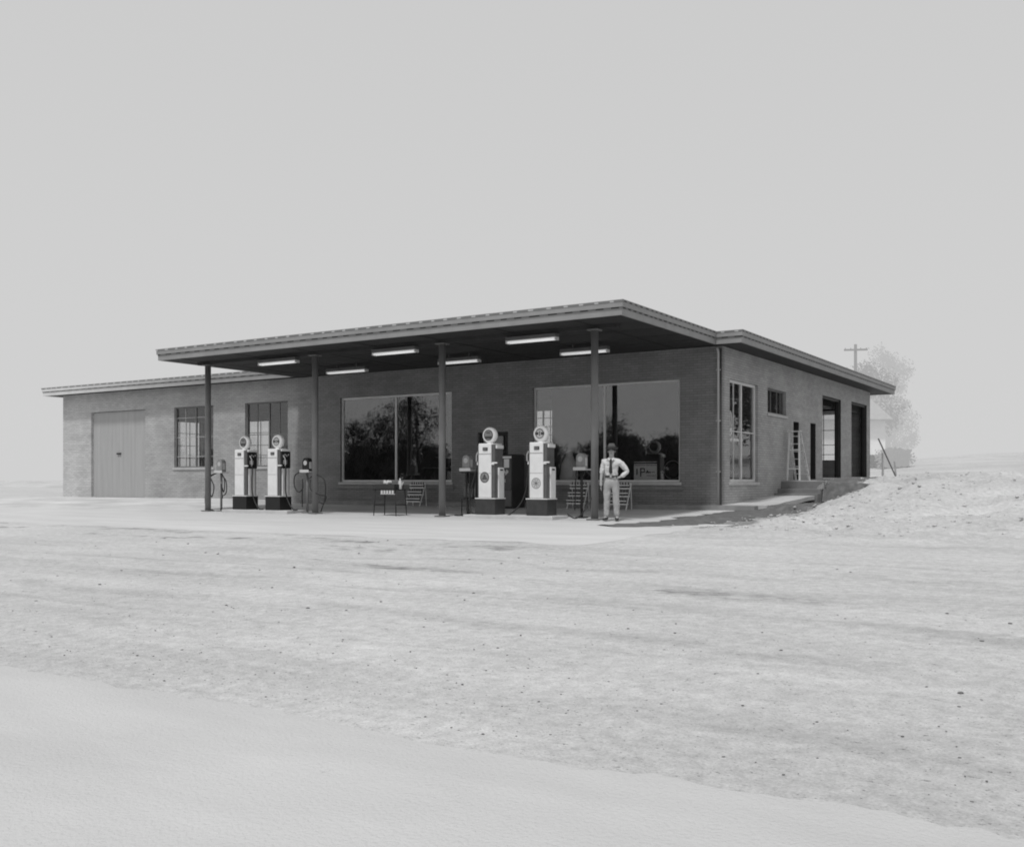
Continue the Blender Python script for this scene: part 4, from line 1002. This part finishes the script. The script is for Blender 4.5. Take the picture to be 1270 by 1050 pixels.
# pieces that are separate in reality become parts of their own
SPLIT = {'digit','panel_seam','hook','trim','coin_slot','kick_panel','bay_frame','jamb_shade','end_cap','glazing_bar','brick_ledge','soffit_batten','leg','base_plate','partition_or_added_wall','label_strip','threshold'}
for o in [o for o in C.objects if o.type == 'MESH' and o.name.split('.')[0] in SPLIT]:
    bm = B(); bm.from_mesh(o.data); todo = set(bm.faces); comps = []
    while todo:
        f = todo.pop(); comp = [f]; q = [f]
        while q:
            for e in q.pop().edges:
                for g in e.link_faces:
                    if g in todo: todo.discard(g); comp.append(g); q.append(g)
        comps.append(comp)
    if len(comps) > 1:
        for k, comp in enumerate(comps):
            b2 = B(); mp_ = {}
            for f in comp:
                b2.faces.new([mp_.setdefault(v, None) or mp_.__setitem__(v, b2.verts.new(v.co)) or mp_[v] for v in f.verts])
            me = bpy.data.meshes.new(o.name.split('.')[0]); b2.to_mesh(me); b2.free(); me.materials.append(o.data.materials[0])
            if k == 0: keep = me
            else:
                c = bpy.data.objects.new(o.name.split('.')[0], me); C.objects.link(c); c.parent = o.parent
        o.data = keep
    bm.free()
# ------------------------------------------------------------------ light, sky, camera
SUN_EL, SUN_AZ = 65., 170.      # azimuth measured clockwise from +Y: the sun stands high in front of the building
HAZE = 6.45
w = bpy.data.worlds.new('World'); sc.world = w; w.use_nodes = True; nt = w.node_tree; n = nt.nodes; l = nt.links
bg = n['Background']; sky = n.new('ShaderNodeTexSky'); sky.sky_type = 'NISHITA'; sky.sun_disc = False
sky.sun_elevation = R(SUN_EL); sky.sun_rotation = R(SUN_AZ); sky.air_density = 1.; sky.dust_density = 6.; sky.ozone_density = 1.
bw = n.new('ShaderNodeRGBToBW'); l.new(sky.outputs[0], bw.inputs[0])
# milky hazy sky: the Nishita luminance, veiled by a white haze that thickens towards the horizon
tc = n.new('ShaderNodeTexCoord'); sp = n.new('ShaderNodeSeparateXYZ'); l.new(tc.outputs['Generated'], sp.inputs[0])
mr = n.new('ShaderNodeMapRange'); mr.interpolation_type = 'SMOOTHSTEP'; l.new(sp.outputs['Z'], mr.inputs['Value'])
mr.inputs['From Min'].default_value = -.02; mr.inputs['From Max'].default_value = .55; mr.inputs['To Min'].default_value = .98; mr.inputs['To Max'].default_value = .90
hz = n.new('ShaderNodeMix'); hz.data_type = 'FLOAT'; l.new(mr.outputs[0], hz.inputs[0]); l.new(bw.outputs[0], hz.inputs[2]); hz.inputs[3].default_value = HAZE
l.new(hz.outputs[0], bg.inputs['Color']); bg.inputs['Strength'].default_value = .10
sd = bpy.data.lights.new('sun', 'SUN'); sd.energy = 2.1; sd.angle = R(5.); sd.color = (1,1,1)
so = bpy.data.objects.new('sun', sd); C.objects.link(so)
el, az = R(SUN_EL), R(SUN_AZ); to = Vector((math.sin(az)*math.cos(el), math.cos(az)*math.cos(el), math.sin(el)))
so.rotation_euler = (-to).to_track_quat('-Z', 'Y').to_euler(); so.location = to*60

cam = bpy.data.cameras.new('camera'); co = bpy.data.objects.new('camera', cam); C.objects.link(co)
co.location = (10.0, -26.47, .93); co.rotation_euler = (R(90), 0, R(32.48)); cam.sensor_width = 36; cam.lens = 36*1249/1270
cam.shift_y = 72.6/1270; cam.clip_end = 4000; cam.clip_start = .05
sc.camera = co
sc.render.engine = 'CYCLES'; sc.cycles.filter_width = 1.9
sc.view_settings.view_transform = 'Standard'; sc.view_settings.look = 'None'; sc.view_settings.exposure = 0
sc.cycles.max_bounces = 8; sc.cycles.transparent_max_bounces = 16
